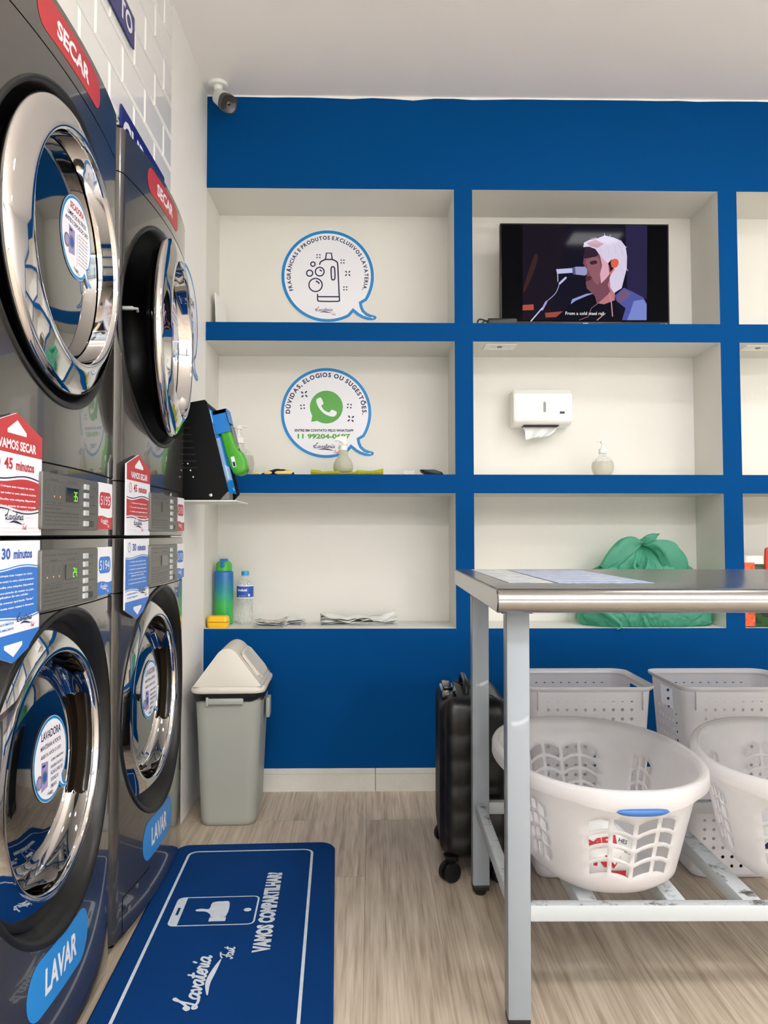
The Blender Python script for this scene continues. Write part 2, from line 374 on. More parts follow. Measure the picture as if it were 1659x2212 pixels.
class Art:
    """flat printed artwork; each element lies a hair above the one before"""
    def __init__(s, step=.00025): s.el = []; s.lay = 0; s.step = step
    def up(s): s.lay += 1; return s
    def poly(s, pts, m, holes=()):
        loops = [[Vector((p[0], p[1], 0)) for p in pts]] + [[Vector((p[0], p[1], 0)) for p in h] for h in holes]
        tris = tessellate_polygon(loops); flat = [(v.x, v.y) for L in loops for v in L]
        s.el.append((flat, tris, m, s.lay)); return s
    def rect(s, x0, x1, y0, y1, m): return s.poly([(x0, y0), (x1, y0), (x1, y1), (x0, y1)], m)
    def disc(s, x, y, r, m, n=32): return s.poly(circle(x, y, r, n), m)
    def ring(s, x, y, r, w, m, n=36): return s.poly(circle(x, y, r, n), m, [circle(x, y, r-w, n)])
    def stroke(s, pts, w, m, closed=False, cap=True):
        n = len(pts); Lf, Rt = [], []
        for i in range(n):
            a = Vector(pts[i-1] if (i > 0 or closed) else pts[i]); b = Vector(pts[(i+1) % n] if (i < n-1 or closed) else pts[i]); d = (b-a)
            if d.length < 1e-9: d = Vector((1, 0))
            d.normalize(); ww = (w[i] if isinstance(w, (list, tuple)) else w)/2; q = Vector(pts[i]); nn = Vector((-d.y, d.x))*ww
            Lf.append(tuple(q+nn)); Rt.append(tuple(q-nn))
        flat = Lf+Rt; fs = []
        for i in range(n if closed else n-1): j = (i+1) % n; fs.append((i, j, n+j, n+i))
        s.el.append((flat, fs, m, s.lay))
        if cap and not closed and not isinstance(w, (list, tuple)):
            s.disc(*pts[0], w/2, m, 10); s.disc(*pts[-1], w/2, m, 10)
        return s
    def text(s, t, x, y, w=None, h=None, m=None, bold=.0, align='c', rot=0, shear=0):
        """fit text into width w and/or cap height h; (x,y) = bottom centre / left"""
        vs, fs, x0, x1, y0, y1 = glyphs(t, bold)
        sy = h/(y1-y0) if h else None; sx = w/(x1-x0) if w else None
        if sy is None: sy = sx
        if sx is None: sx = sy
        ww = (x1-x0)*sx; ox = {'c': -ww/2, 'l': 0, 'r': -ww}[align]; ca, sa = cos(rot), sin(rot); out = []
        for a, b in vs:
            px = (a-x0)*sx+ox; py = (b-y0)*sy; px += shear*py; out.append((x+px*ca-py*sa, y+px*sa+py*ca))
        s.el.append((out, fs, m, s.lay)); return s
    def arc_text(s, t, cx, cy, r, a_start, a_end, h, m, bold=.03, wide=1):
        """letters along a circle, clockwise from a_start to a_end (degrees)"""
        ws = []
        for ch in t:
            if ch == ' ': ws.append(.30)
            else:
                g = glyphs(ch, bold); ws.append((g[3]-g[2])+.10)
        tot = sum(ws); cap = glyphs('H', bold); sc = h/(cap[5]-cap[4]); ac = 0; k = radians(a_start-a_end)/tot
        for ch, w in zip(t, ws):
            mid = radians(a_start) - k*(ac+w/2); ac += w
            if ch == ' ': continue
            vs, fs, x0, x1, y0, y1 = glyphs(ch, bold); wx = r*k*wide*.98; rot = mid-pi/2; ca, sa = cos(rot), sin(rot); ox, oy = cx+r*cos(mid), cy+r*sin(mid); out = []
            for a, b in vs:
                px = (a-(x0+x1)/2)*wx; py = b*sc; out.append((ox+px*ca-py*sa, oy+px*sa+py*ca))
            s.el.append((out, fs, m, s.lay))
        return s
    def bounds(s):
        xs = [p[0] for e in s.el for p in e[0]]; return min(xs), max(xs)
    def into(s, mb, fn, cuts=None, base=0.0):
        """fn(a, b, c) -> 3D point, c = height above the surface"""
        s.n_ = 0
        for flat, fs, m, lay in s.el:
            b = bmesh.new(); vs = [b.verts.new((p[0], p[1], 0)) for p in flat]
            for q in fs:
                try: b.faces.new([vs[i] for i in q])
                except ValueError: pass
            if cuts:
                lo, hi = min(p[0] for p in flat), max(p[0] for p in flat)
                for cx in cuts:
                    if lo < cx < hi:
                        bmesh.ops.bisect_plane(b, geom=list(b.verts)+list(b.edges)+list(b.faces), plane_co=(cx, 0, 0), plane_no=(1, 0, 0))
            mb.use(m); mp = {}
            for k_, w in enumerate(b.verts): mp[w] = mb.v(fn(w.co.x, w.co.y, base+lay*s.step+1e-6*(s.n_ % 150)+2.5e-7*(k_ % max(1, len(flat)//2) if len(fs) == len(flat)//2-1 else 0)))
            s.n_ += 1
            for fc in b.faces: mb.f([mp[w] for w in fc.verts])
            b.free()
        return mb
def on_wall(a, b, c): return (a, -c, b)
def on_floor(a, b, c): return (a, b, c)

BUB = [(.744, -.592), (.755, -.655), (.79, -.735), (.86, -.80), (.95, -.838), (1.035, -.858), (1.06, -.892), (1.04, -.935), (.96, -.958), (.85, -.952), (.74, -.914), (.64, -.855), (.555, -.784)]
def bubble(cx, cy, R, flip=1):
    # clockwise big circle from the tail's lower joint round to its upper joint
    pts = [(cx+flip*R*cos(radians(-62-k*5)), cy+R*sin(radians(-62-k*5))) for k in range(67)]   # the long way round, clockwise
    pts += [(cx+flip*R*x, cy+R*y) for x, y in BUB]
    return pts
def strokes_word(A, x, y, h, m, w, which='lavateria'):
    """the hand-lettered word mark; x,y = left end of the baseline, h = x-height"""
    G = {'L': ([(-.5, .9), (-.2, 1.25), (.1, 1.0), (-.1, .75), (-.45, .85), (.3, 1.2), (1.0, 2.1), (1.3, 2.5), (1.0, 2.45), (.8, 1.7), (.65, .8), (.45, .15), (.05, 0), (-.15, .3), (.25, .35), (.8, .05), (1.5, 0)], 1.5),
         'a': ([(1.0, .95), (.45, 1.0), (.05, .5), (.3, .02), (.75, .3), (1.02, 1.0), (.92, .3), (1.1, .0), (1.35, .2)], 1.3),
         'v': ([(0, .85), (.2, 1.0), (.35, .6), (.45, .05), (.7, .3), (1.0, 1.0), (.85, .85), (1.2, .8)], 1.15),
         't': ([(0, .2), (.35, 1.1), (.5, 2.0), (.4, .9), (.35, .2), (.55, 0), (.9, .2)], .85),
         'e': ([(0, .4), (.55, .55), (.75, .85), (.5, 1.02), (.15, .7), (.15, .2), (.5, 0), (.95, .25)], .9),
         'r': ([(0, .2), (.2, 1.1), (.35, .95), (.65, .98), (.6, .4), (.7, .02), (1.0, .2)], .95),
         'i': ([(0, .2), (.25, 1.0), (.2, .3), (.35, 0), (.65, .2)], .6),
         'F': ([(-.2, .3), (.1, 0), (.5, .6), (.9, 1.7), (1.1, 2.2)], .9), 's': ([(0, .2), (.45, 1.05), (.4, .7), (.6, .25), (.3, 0), (.1, .15), (.8, .2)], .75)}
    seq = {'lavateria': 'Lavateria', 'fast': 'Fast'}[which]; cx = x
    for ch in seq:
        p, adv = G[ch]; pts = [(cx+(a+.22*b)*h, y+b*h) for a, b in p]; A.stroke(catmull(pts, 4), w, m)
        if ch == 't': A.stroke([(cx+(.05+.3)*h, y+1.3*h), (cx+(.9+.3)*h, y+1.42*h)], w, m)
        if ch == 'F': A.stroke(catmull([(cx+.2*h, y+1.9*h), (cx+1.0*h, y+2.25*h), (cx+2.2*h, y+2.4*h)], 4), w, m); A.stroke([(cx+.5*h, y+1.1*h), (cx+1.4*h, y+1.2*h)], w, m)
        if ch == 'i': A.stroke([(cx+.62*h, y+1.5*h), (cx+.85*h, y+1.8*h)], w, m)
        cx += adv*h
    return cx
def wordmark(A, cx, cy, width, navy=None, red=None, thick=1.0):
    """word mark with its swash, centred on cx,cy"""
    h = width/11.5; x0 = cx-width/2; nv = navy or M['navy']; rd = red or M['red2']
    e = strokes_word(A, x0, cy, h, nv, h*.22*thick)
    sw = catmull([(x0+2.2*h, cy-.75*h), (x0+4.5*h, cy-.45*h), (x0+7*h, cy-.75*h), (x0+9.2*h, cy-1.15*h)], 5)
    n = len(sw); A.stroke(sw, [h*.1+h*.5*sin(pi*i/(n-1)) for i in range(n)], nv)
    strokes_word(A, x0+9.3*h, cy-2.4*h, h*.62, rd, h*.13*thick, 'fast')

# ================================================================== THE ROOM
def structure(o, kind='structure'): o['kind'] = kind; return o
YM0, YM1 = 1.885-.686*2-.02, 2.577           # alcove of the machines along the left wall
# floor
b = MB().use(M['floor']); b.box(-1.45, XR+.1, YB-.2, D+.12, -.08, 0); structure(b.build('floor', smooth=0))
# ceiling with the light panels let into it
PANELS = [(1.31, 1.76), (1.33, -.55), (2.75, 1.62), (2.75, -.55), (1.33, -2.2), (2.75, -2.2), (-.15, -1.4), (.10, -.35)]  # the last panel is an unseen extra, added to even out the lighting
b = MB().use(M['ceil'])
xs = sorted({-1.45, XR+.1} | {p[0]+s for p in PANELS for s in (-.16, .16)}); ys = sorted({YB-.2, D+.45} | {p[1]+s for p in PANELS for s in (-.11, .11)})
def is_hole(x, y): return any(abs(x-p[0]) < .155 and abs(y-p[1]) < .105 for p in PANELS)
for i in range(len(xs)-1):
    for j in range(len(ys)-1):
        if not is_hole((xs[i]+xs[i+1])/2, (ys[j]+ys[j+1])/2): b.box(xs[i], xs[i+1], ys[j], ys[j+1], CEIL, CEIL+.08)
structure(b.build('ceiling', smooth=0))
# back wall with the grid of niches (columns drift apart a little downwards, as built)
cols = [(-.650, .330), (.4027, 1.388), (1.464, 2.44), (2.52, 3.47)]
rows = [(1.8254, 2.3586), (1.2259, 1.7521), (.6235, 1.1524)]
def dx(x, z): return 0 if x < -.6 or x > XR-.01 else (.0022*(x+.3))*(1.5-z)*2.2
b = MB()
xs = [XL] + [q for c in cols for q in c][1:] + [XR]; zs = [0] + sorted(q for r in rows for q in r) + [CEIL]
def innich(i, j): 
    xm = (xs[i]+xs[i+1])/2; zm = (zs[j]+zs[j+1])/2
    return any(c[0] < xm < c[1] for c in cols) and any(r[0] < zm < r[1] for r in rows)
rnd = random.Random(3)
b.use(M['blue'])
def sub(x0, x1, z0, z1):
    b.use(M['blue'])
    n = max(1, int((x1-x0)/.08)); top = z1 >= CEIL-.001
    for k in range(n):
        a = x0+(x1-x0)*k/n; c = x0+(x1-x0)*(k+1)/n
        if top:      # hand-cut paint line under the ceiling: a few millimetres of white above the blue
            za = CEIL-.006-.010*noise.noise((a*9, 0, 0))**2*3; zc = CEIL-.006-.010*noise.noise((c*9, 0, 0))**2*3
            b.use(M['wall']); b.f([b.v((a, D, za)), b.v((c, D, zc)), b.v((c, D, CEIL)), b.v((a, D, CEIL))]); b.use(M['blue'])
            b.f([b.v((a+dx(a, z0), D, z0)), b.v((c+dx(c, z0), D, z0)), b.v((c, D, zc)), b.v((a, D, za))])
        else: b.f([b.v((a+dx(a, z0), D, z0)), b.v((c+dx(c, z0), D, z0)), b.v((c+dx(c, z1), D, z1)), b.v((a+dx(a, z1), D, z1))])
for i in range(len(xs)-1):
    for j in range(len(zs)-1):
        if not innich(i, j): sub(xs[i], xs[i+1], zs[j], zs[j+1])
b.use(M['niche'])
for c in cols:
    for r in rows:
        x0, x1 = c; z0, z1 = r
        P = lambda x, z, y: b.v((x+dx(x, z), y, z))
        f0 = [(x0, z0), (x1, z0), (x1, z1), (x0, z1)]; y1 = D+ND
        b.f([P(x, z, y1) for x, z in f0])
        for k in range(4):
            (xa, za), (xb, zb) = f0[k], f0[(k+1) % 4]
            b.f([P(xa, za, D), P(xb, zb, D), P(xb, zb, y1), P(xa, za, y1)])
b.use(M['wall']); b.box(XL-.1, XR+.1, D+ND+.004, D+ND+.09, -.08, CEIL)
structure(b.build('wall_back', smooth=0))
# skirting board, two lengths butted together
b = MB().use(M['base'])
for x0, x1 in ((XL+.001, .0165), (.0185, XR-.002)):
    b.box(x0, x1, D-.014, D-.0005, .0, .062); b.box(x0, x1, D-.0105, D-.0005, .062, .066); b.box(x0, x1, D-.013, D-.0005, .066, .086, .002)
structure(b.build('baseboard_back', smooth=0))
# left wall: plaster, with the alcove the machines stand in
b = MB().use(M['wall'])
b.box(XL-.8, XL, YM1, D, 0, 2.0); b.box(XL-.1, XL, YB, D, 2.0, CEIL); b.box(XL-.1, XL, YB, YM0, 0, 2.0)
b.box(XL-.8, XL-.1, YM0-.1, D, 2.0, 2.08); b.box(XL-.8, XL-.1, YM0-.1, YM0, 0, 2.0); b.box(XL-.9, XL-.8, YM0-.1, D, -.05, 2.08)
structure(b.build('wall_left', smooth=0))
b = MB().use(M['wall']); b.box(XR, XR+.1, YB-.1, D+ND, 0, CEIL); structure(b.build('wall_right', smooth=0))
# shopfront wall behind the viewer: piers, glazing and door
b = MB().use(M['wall']); b.box(-.65, -.35, YB-.1, YB, 0, CEIL); b.box(3.3, XR, YB-.1, YB, 0, CEIL); b.box(-.35, 3.3, YB-.1, YB, 2.55, CEIL); b.box(-.35, 2.1, YB-.1, YB, 0, .25)
structure(b.build('wall_front', smooth=0))
w1 = MB().use(M['black'])
for x in (-.35, .86, 2.06): w1.box(x, x+.04, YB-.07, YB-.03, .25, 2.55)
w1.box(-.35, 2.1, YB-.07, YB-.03, .25, .29); w1.box(-.35, 2.1, YB-.07, YB-.03, 2.51, 2.55); w1 = structure(w1.build('window_1', smooth=0))
g = MB().use(M['glass_clear']); g.box(-.31, .86, YB-.053, YB-.047, .29, 2.51); g.box(.90, 2.06, YB-.053, YB-.047, .29, 2.51); g.build('pane', w1, 0)
d1 = MB().use(M['black'])
for x in (2.10, 2.66, 3.26): d1.box(x, x+.04, YB-.07, YB-.03, 0, 2.55)
d1.box(2.14, 3.26, YB-.07, YB-.03, 2.2, 2.24); d1.box(2.14, 3.26, YB-.07, YB-.03, 0.004, .06); d1 = structure(d1.build('door_1', smooth=0))
g = MB().use(M['glass_clear']); g.box(2.14, 2.66, YB-.053, YB-.047, .06, 2.2); g.box(2.70, 3.26, YB-.053, YB-.047, .06, 2.2); g.build('pane', d1, 0)
# pavement outside
b = MB().use(mat('concrete_pavement', (150, 148, 142), .9, var=.1)); b.box(-8, 10, -14, YB-.2, -.1, -.02); structure(b.build('trim_pavement', smooth=0))

# ceiling light panels
M['diffuser_dim'] = mat('dimmer_lit_diffuser', (255, 255, 255), .5, emis=(250, 250, 255), es=PANEL_W*.36)
M['diffuser'] = mat('lit_diffuser', (255, 255, 255), .5, emis=(250, 250, 255), es=PANEL_W)
where = ['nearest the niche wall', 'above the folding table', 'by the right wall near the niches', 'by the right wall half way back', 'by the shopfront', 'by the shopfront door', 'in front of the machines', 'added to spread the light between machines and room centre']
for (x, y), wq in zip(PANELS, where):
    t = thing('light_panel', 'rectangular white ceiling light panel ' + wq, 'ceiling light', (x, y, CEIL), group='light panels let into the ceiling')
    f = MB().use(M['tube_white']); 
    for a in ((-.16, .16, -.11, -.095), (-.16, .16, .095, .11), (-.16, -.145, -.095, .095), (.145, .16, -.095, .095)): f.box(*a, -.004, .03)
    f.build('frame', t, 0)
    q = MB().use(M['diffuser_dim'] if y > 1 else M['diffuser']); q.box(-.145, .145, -.095, .095, .004, .02); q.build('diffuser', t, 0)

# bevelled white wall tiles above the machines (one clad panel on the left wall)
b = MB(); b.use(M['grout']); TY = 2.515; TX = XL
b.box(TX, TX+.004, .45, TY, 1.995, CEIL-.001)
b.use(M['tile'])
th, tw = .1045, .2
nr = int((CEIL-1.995)/th)+1
for r in range(nr+1):
    z0 = 1.945+r*th; off = 0 if r % 2 else -.1
    for k in range(12):
        y1 = TY+off-k*tw if not (k == 0 and off < 0) else TY+off; y0 = y1-tw
        if k == 0 and off < 0:
            pieces = [(TY-.1, TY), (y0, y1)]
        else: pieces = [(y0, y1)]
        for a, c in pieces:
            a = max(a, .46); za, zb = max(z0, 1.996), min(z0+th, CEIL-.002)
            if c-a < .02 or zb-za < .02: continue
            g = .001; e = .009
            o = [(TX+.0045, a+g, za+g), (TX+.0045, c-g, za+g), (TX+.0045, c-g, zb-g), (TX+.0045, a+g, zb-g)]
            i = [(TX+.0085, a+e, za+e), (TX+.0085, c-e, za+e), (TX+.0085, c-e, zb-e), (TX+.0085, a+e, zb-e)]
            O = [b.v(p) for p in o]; I = [b.v(p) for p in i]; b.f(I)
            for q in range(4): b.f([O[q], O[(q+1) % 4], I[(q+1) % 4], I[q]])
tag(b.build('tile_cladding', smooth=0), 'glossy white bevelled brick tile cladding on the left wall above the machines', 'wall tiles')['kind'] = 'structure'
bpy.data.objects['tile_cladding'].name = 'trim_1'
tr = bpy.data.objects['trim_1']; del tr['label']; del tr['category']
# navy lettering strips on the tiles
def strip(name, label, y0, y1, z0, z1, art):
    r = thing(name, label, 'sign', (XL+.0115, 0, 0), radians(90), 'navy lettering strips on the tiles')
    m = MB().use(M['navy_sign']); m.box(y0, y1, -.004, 0, z0, z1); A = Art(); art(A); A.into(m, on_wall, base=.0045); m.build('panel', r, 0); return r
def art1(A): A.text('TO', 2.070, 2.305, .105, .052, M['whitegloss'], .03, 'r')
strip('sign_strip', 'navy sign strip with white letters ending in TO, higher on the tiles', 1.70, 2.091, 2.287, 2.371, art1)
def art2(A): A.text('CUR', 2.001, 1.982, .205, .078, M['whitegloss'], .03, 'l'); A.text('TA', 2.245, 1.982, .128, .078, M['whitegloss'], .03, 'l')
strip('sign_strip', 'navy sign strip with white letters, lower edge hidden behind the far dryer', 1.989, 2.404, 1.95, 2.084, art2)

# ================================================================== WALL STICKERS
def sticker_base(m, cx, cz, R, A, pad=.006):
    o = bubble(cx, cz, R*1.012); A.poly(o, M['whitegloss']); A.up(); o2 = inset(bubble(cx, cz, R), 0); A.poly(o2, M['cyan']); A.up(); A.poly(inset(bubble(cx, cz, R), R*.066), M['whitegloss']); A.up()
def dots4(A, x, y, s, rot, m, el=False):
    for k in range(4):
        a = rot+radians(45+90*k); px, py = x+s*cos(a), y+s*sin(a)
        if el: A.poly([(px+s*.55*cos(t)*cos(a)-s*.3*sin(t)*sin(a), py+s*.55*cos(t)*sin(a)+s*.3*sin(t)*cos(a)) for t in [2*pi*q/12 for q in range(12)]], m)
        else: A.disc(px, py, s*.38, m, 12)
def wall_sticker(label, cx, cz, R, y, art):
    A = Art(); sticker_base(None, cx, cz, R, A); art(A, cx, cz, R)
    m = MB(); A.into(m, on_wall, base=.0006)
    m.use(M['whitegloss']); 
    o = m.build('wall_sticker', None, 0, (0, y, 0)); return tag(o, label, 'wall sticker', 'speech bubble stickers')
k1 = 1/625.0
def art_frag(A, cx, cz, R):
    n = M['navy']; P = lambda u, v: (cx+(u-793)*k1*R, cz-(v-765)*k1*R); w = .03*R
    A.arc_text('FRAGRÂNCIAS E PRODUTOS EXCLUSIVOS LAVATERIA.', cx, cz, R*.80, 203, -22, R*.084, n, .035)
    A.stroke([P(765, 530), P(775, 450), P(842, 450), P(853, 530)], w, n); A.stroke([P(755, 537), P(862, 537)], w, n)
    A.stroke(catmull([P(760, 537), P(700, 570), P(685, 605)], 5), w, n)
    A.stroke(catmull([P(856, 537), P(915, 568), P(928, 610), P(934, 720), P(950, 1040), P(952, 1085), P(925, 1107), P(690, 1107), P(660, 1085), P(658, 1015)], 5), w, n)
    A.stroke([P(665, 1045), P(948, 1045)], w, n)
    A.stroke(catmull([P(862, 637), P(840, 660), P(845, 790), P(865, 815), P(890, 790), P(886, 660)], 5, True), w, n, True)
    for u, v, r in ((594, 602, 30), (550, 726, 42), (686, 704, 60), (630, 886, 90)): A.ring(*P(u, v), (r+8)*k1*R, w*.95, n)
    A.stroke(catmull([P(690, 682), P(708, 694)], 4), w, n); A.stroke(catmull([P(640, 836), P(662, 846), P(676, 864)], 4), w*1.1, n)
    dots4(A, *P(668, 493), .042*R, 0, n); dots4(A, *P(993, 564), .042*R, 0, n); dots4(A, *P(1064, 726), .05*R, 0, n, True); dots4(A, *P(1031, 930), .042*R, 0, n)
    wordmark(A, *P(765, 1240), .42*R)
def art_whats(A, cx, cz, R):
    n = M['navy']; k = 1/447.0; P = lambda u, v: (cx+(u-562)*k*R, cz-(v-530)*k*R)
    A.arc_text('DÚVIDAS, ELOGIOS OU SUGESTÕES.', cx, cz, R*.80, 182, -3, R*.10, n, .04)
    A.disc(*P(564, 472), 163*k*R, M['green'], 48); A.up(); A.poly([P(428, 540), P(414, 620), P(480, 608)], M['green']); A.up()
    A.poly(catmull([P(468, 395), P(498, 378), P(515, 385), P(534, 430), P(530, 445), P(514, 462), P(545, 505), P(592, 525), P(612, 500), P(622, 500), P(664, 518), P(662, 545), P(640, 565), P(600, 563), P(540, 535), P(490, 480), P(466, 425)], 3, True), M['whitegloss'])
    dots4(A, *P(345, 345), .06*R, .1, n, True); dots4(A, *P(329, 470), .048*R, .1, n); dots4(A, *P(791, 461), .048*R, -.1, n); dots4(A, *P(806, 587), .06*R, -.1, n, True)
    A.text('ENTRE EM CONTATO PELO WHATSAPP', *P(543, 717), 580*k*R, 26*k*R, n, .035); A.text('11 99204-0697', *P(541, 787), 520*k*R, 50*k*R, M['green'], .04)
    wordmark(A, *P(562, 878), 240*k*R)
YN = D+ND
wall_sticker('round white speech bubble sticker with blue rim, detergent bottle drawing, in the top left niche', -.187, 2.098, .1985, YN-.0015, art_frag)
wall_sticker('round white speech bubble sticker with green telephone symbol, in the niche below the detergent one', -.192, 1.509, .193, YN-.0015, art_whats)
def art_totem(A, cx, cz, R):
    n = M['navy']
    A.text('COMO UTILIZAR', cx+.02*R, cz+.36*R, 1.32*R, .13*R, n, .03); A.text('O TOTEM DA', cx+.02*R, cz+.14*R, 1.1*R, .13*R, n, .03); A.text('LAVATERIA?', cx+.02*R, cz-.08*R, 1.1*R, .13*R, n, .03)
    for i, t in enumerate(('1 - Escolha a máquina', '2 - Selecione o pagamento', '3 - Insira o cartão ou', 'aproxime o celular', '4 - Aguarde a liberação', '5 - Aperte iniciar')): A.text(t, cx-.62*R, cz-(.2+.085*i)*R, None, .05*R, M['grey_text'], .01, 'l')
    A.rect(cx+.52*R, cx+.62*R, cz-.60*R, cz-.12*R, n); A.ring(cx+.57*R, cz-.05*R, .05*R, .015*R, M['cyan']); A.rect(cx+.52*R, cx+.62*R, cz-.14*R, cz+.1*R, M['sky']); A.up(); A.rect(cx+.535*R, cx+.605*R, cz-.12*R, cz+.08*R, M['whitegloss'])
    A.poly([(cx+.48*R, cz-.60*R), (cx+.57*R, cz-.72*R), (cx+.66*R, cz-.60*R)], M['grey_text'])
    wordmark(A, cx-.05*R, cz-.8*R, .4*R)
t = thing('wall_sticker', 'round white speech bubble sticker half hidden behind the open dryer door on left wall', 'wall sticker', (XL+.0005, 2.755, 0), radians(90), 'speech bubble stickers')
A = Art(); sticker_base(None, 0, 1.745, .192, A); art_totem(A, 0, 1.745, .192); m = MB(); A.into(m, on_wall, base=.0006); m.build('print', t, 0)

# ================================================================== LAUNDRY MACHINES
MW, BUL, RC = .339, .025, .036
MX0 = -.607                                  # world X of the front's outer edges
def bulge(a): return BUL*(1-(min(abs(a), MW)/MW)**2)
NB = bulge(MW-RC)
def skin(a, b, c):
    """unrolled front: |a|<MW-RC is the bowed face, beyond it wraps round the corner and back along the side"""
    s = 1 if a >= 0 else -1; t = abs(a); e = MW-RC
    if t <= e: return (a, -(bulge(a)+c), b)
    arc = RC*pi/2; q = t-e
    if q <= arc: th = q/RC; return (s*(e+(RC+c)*sin(th)), -(NB-RC+(RC+c)*cos(th)), b)
    return (s*(MW+c), -(NB-RC-(q-arc)), b)
SKC = [k*.02 for k in range(-16, 17)] + [s*(MW-RC+RC*pi/2*k/6) for s in (-1, 1) for k in range(0, 7)]
SKC = sorted(set(round(x, 5) for x in SKC))
def front_skin(m, z0, z1, mt, hole=None, wrap=.055, top_round=False):
    E = MW-RC+RC*pi/2+wrap; A = Art()
    A.poly([(-E, z0), (E, z0), (E, z1), (-E, z1)], mt, [circle(hole[0], hole[1], hole[2], 96)] if hole else ())
    A.into(m, skin, SKC)
def set_skin_normals(o):
    """true normals of the bowed front, so that reflections run smoothly"""
    me = o.data; nn = []
    for v in me.vertices:
        x, y, z = v.co; s = 1 if x >= 0 else -1
        if abs(x) <= MW-RC+1e-5: n = Vector((2*BUL*x/MW**2, -1, 0)).normalized()
        elif y < -(NB-RC)-1e-5:
            n = Vector((x-s*(MW-RC), y+(NB-RC), 0)).normalized()
        else: n = Vector((s, 0, 0))
        nn.append(n)
    me.normals_split_custom_set_from_vertices(nn)
def placard(root, kind, s0, s1, z0, z1, n0):
    """printed foam board hung on the front"""
    dry = kind == 'dryer'; c1 = M['red'] if dry else M['bluep']; c2 = M['red2'] if dry else M['royal']; W_ = s1-s0; cx = (s0+s1)/2; H = z1-z0; pk = .030
    if dry: out = [(s0, z0), (s1, z0), (s1, z1-pk), (cx, z1), (s0, z1-pk)]
    else: out = [(s0, z1), (s0, z0+pk), (cx, z0), (s1, z0+pk), (s1, z1)]
    m = MB(); m.use(M['whitegloss'])
    F = [m.v((a, -n0-.004, b)) for a, b in out]; Bk = [m.v((a, -n0, b)) for a, b in out]; m.f(F); m.f(Bk)
    for i in range(5): m.f([F[i], F[(i+1) % 5], Bk[(i+1) % 5], Bk[i]])
    A = Art()
    def wave(z, amp): return [(s0+W_*k/20, z+amp*sin(2*pi*k/20+(.4 if dry else .4))) for k in range(21)]
    if dry:
        zt = z1-.068; A.poly([(s0, zt), (s1, zt), (s1, z1-pk), (cx, z1), (s0, z1-pk)], c1)
        w0, w1 = z1-.112, z0+.045; A.poly(wave(w1, .004)+list(reversed(wave(w0, -.004))), c1)
    else:
        w0, w1 = z1-.047, z0+.075; A.poly(wave(w1, .003)+list(reversed(wave(w0, -.003))), c1)
        A.poly([(s0, z0+pk), (cx, z0), (s1, z0+pk), (s1, z0+.048), (s0, z0+.048)], c1)
    A.up()
    nv = M['navy'] if dry else M['sky']
    if dry:
        A.stroke([(a, b+.0045) for a, b in wave(w0, -.004)], .0022, nv, cap=False); A.stroke([(a, b-.0045) for a, b in wave(w1, .004)], .0022, nv, cap=False)
        A.poly([(cx-.035, z1-.036), (cx-.035, z1-.030), (cx, z1-.012), (cx+.035, z1-.030), (cx+.035, z1-.036)], M['whitegloss'])
        A.text('VAMOS SECAR', cx+.004, z1-.062, .140, .016, M['whitegloss'], .03)
        A.text('45', cx-.030, z1-.095, .030, .019, c2, .03); A.text('minutos', cx+.032, z1-.095, .070, .016, c2, .03)
        A.ring(cx-.070, z1-.086, .012, .002, c2); A.stroke([(cx-.070, z1-.079), (cx-.070, z1-.086), (cx-.066, z1-.09)], .0016, c2)
        L = ('1 - Coloque suas roupas no cesto', '2 - O que couber no cesto, caberá na secadora', '3 - Escolha uma máquina disponível', '4 - Libere através do totem ou pelo', 'aplicativo do seu celular', '5 - Pressione o botão "Temp. Alta"', 'e Depois "Iniciar"', '6 - Olhe suas roupas de 10 em 10 minutos', 'para se certificar se já estão secas')
        zz = w0-.0135; 
        for k, t in enumerate(L): A.text(t, cx, zz, min(.150, len(t)*.0043), .0045, M['whitegloss'], .03); zz -= .0105 if k in (0, 1, 2, 4, 6) else .0068
        wordmark(A, cx, z0+.026, .075)
    else:
        A.stroke([(a, b+.003) for a, b in wave(w0, -.003)], .002, nv, cap=False); A.stroke([(a, b-.003) for a, b in wave(w1, .003)], .002, nv, cap=False)
        A.poly([(cx-.033, z0+.032), (cx-.033, z0+.026), (cx, z0+.010), (cx+.033, z0+.026), (cx+.033, z0+.032)], M['whitegloss'])
        A.text('30', cx-.030, z1-.030, .030, .018, c2, .03); A.text('minutos', cx+.032, z1-.030, .070, .0155, c2, .03)
        A.ring(cx-.070, z1-.021, .012, .002, c2); A.stroke([(cx-.070, z1-.014), (cx-.070, z1-.021), (cx-.066, z1-.025)], .0016, c2)
        L = ('1 - Coloque suas roupas no cesto', '2 - O que couber no cesto, caberá na lavadora', '3 - Escolha uma máquina disponível', '4 - Libere através do totem ou pelo', 'aplicativo do seu celular', '5 - Pode começar apertando "Iniciar"', '6 - Aproveite nosso espaço e descanse')
        zz = w0-.012
        for k, t in enumerate(L): A.text(t, cx, zz, min(.150, len(t)*.0043), .0045, M['whitegloss'], .03); zz -= .0092 if k != 3 else .0066
        wordmark(A, cx+.045, z0+.066, .065)
        A.text('DOSAGEM AUTOMÁTICA', cx-.042, z0+.064, .085, .0048, M['sky'], .02); A.text('DE SABÃO E AMACIANTE', cx-.042, z0+.055, .085, .0048, M['sky'], .02)
    A.into(m, lambda a, b, c: (a, -(n0+.0042+c), b)); return m.build('placard', root, 0)
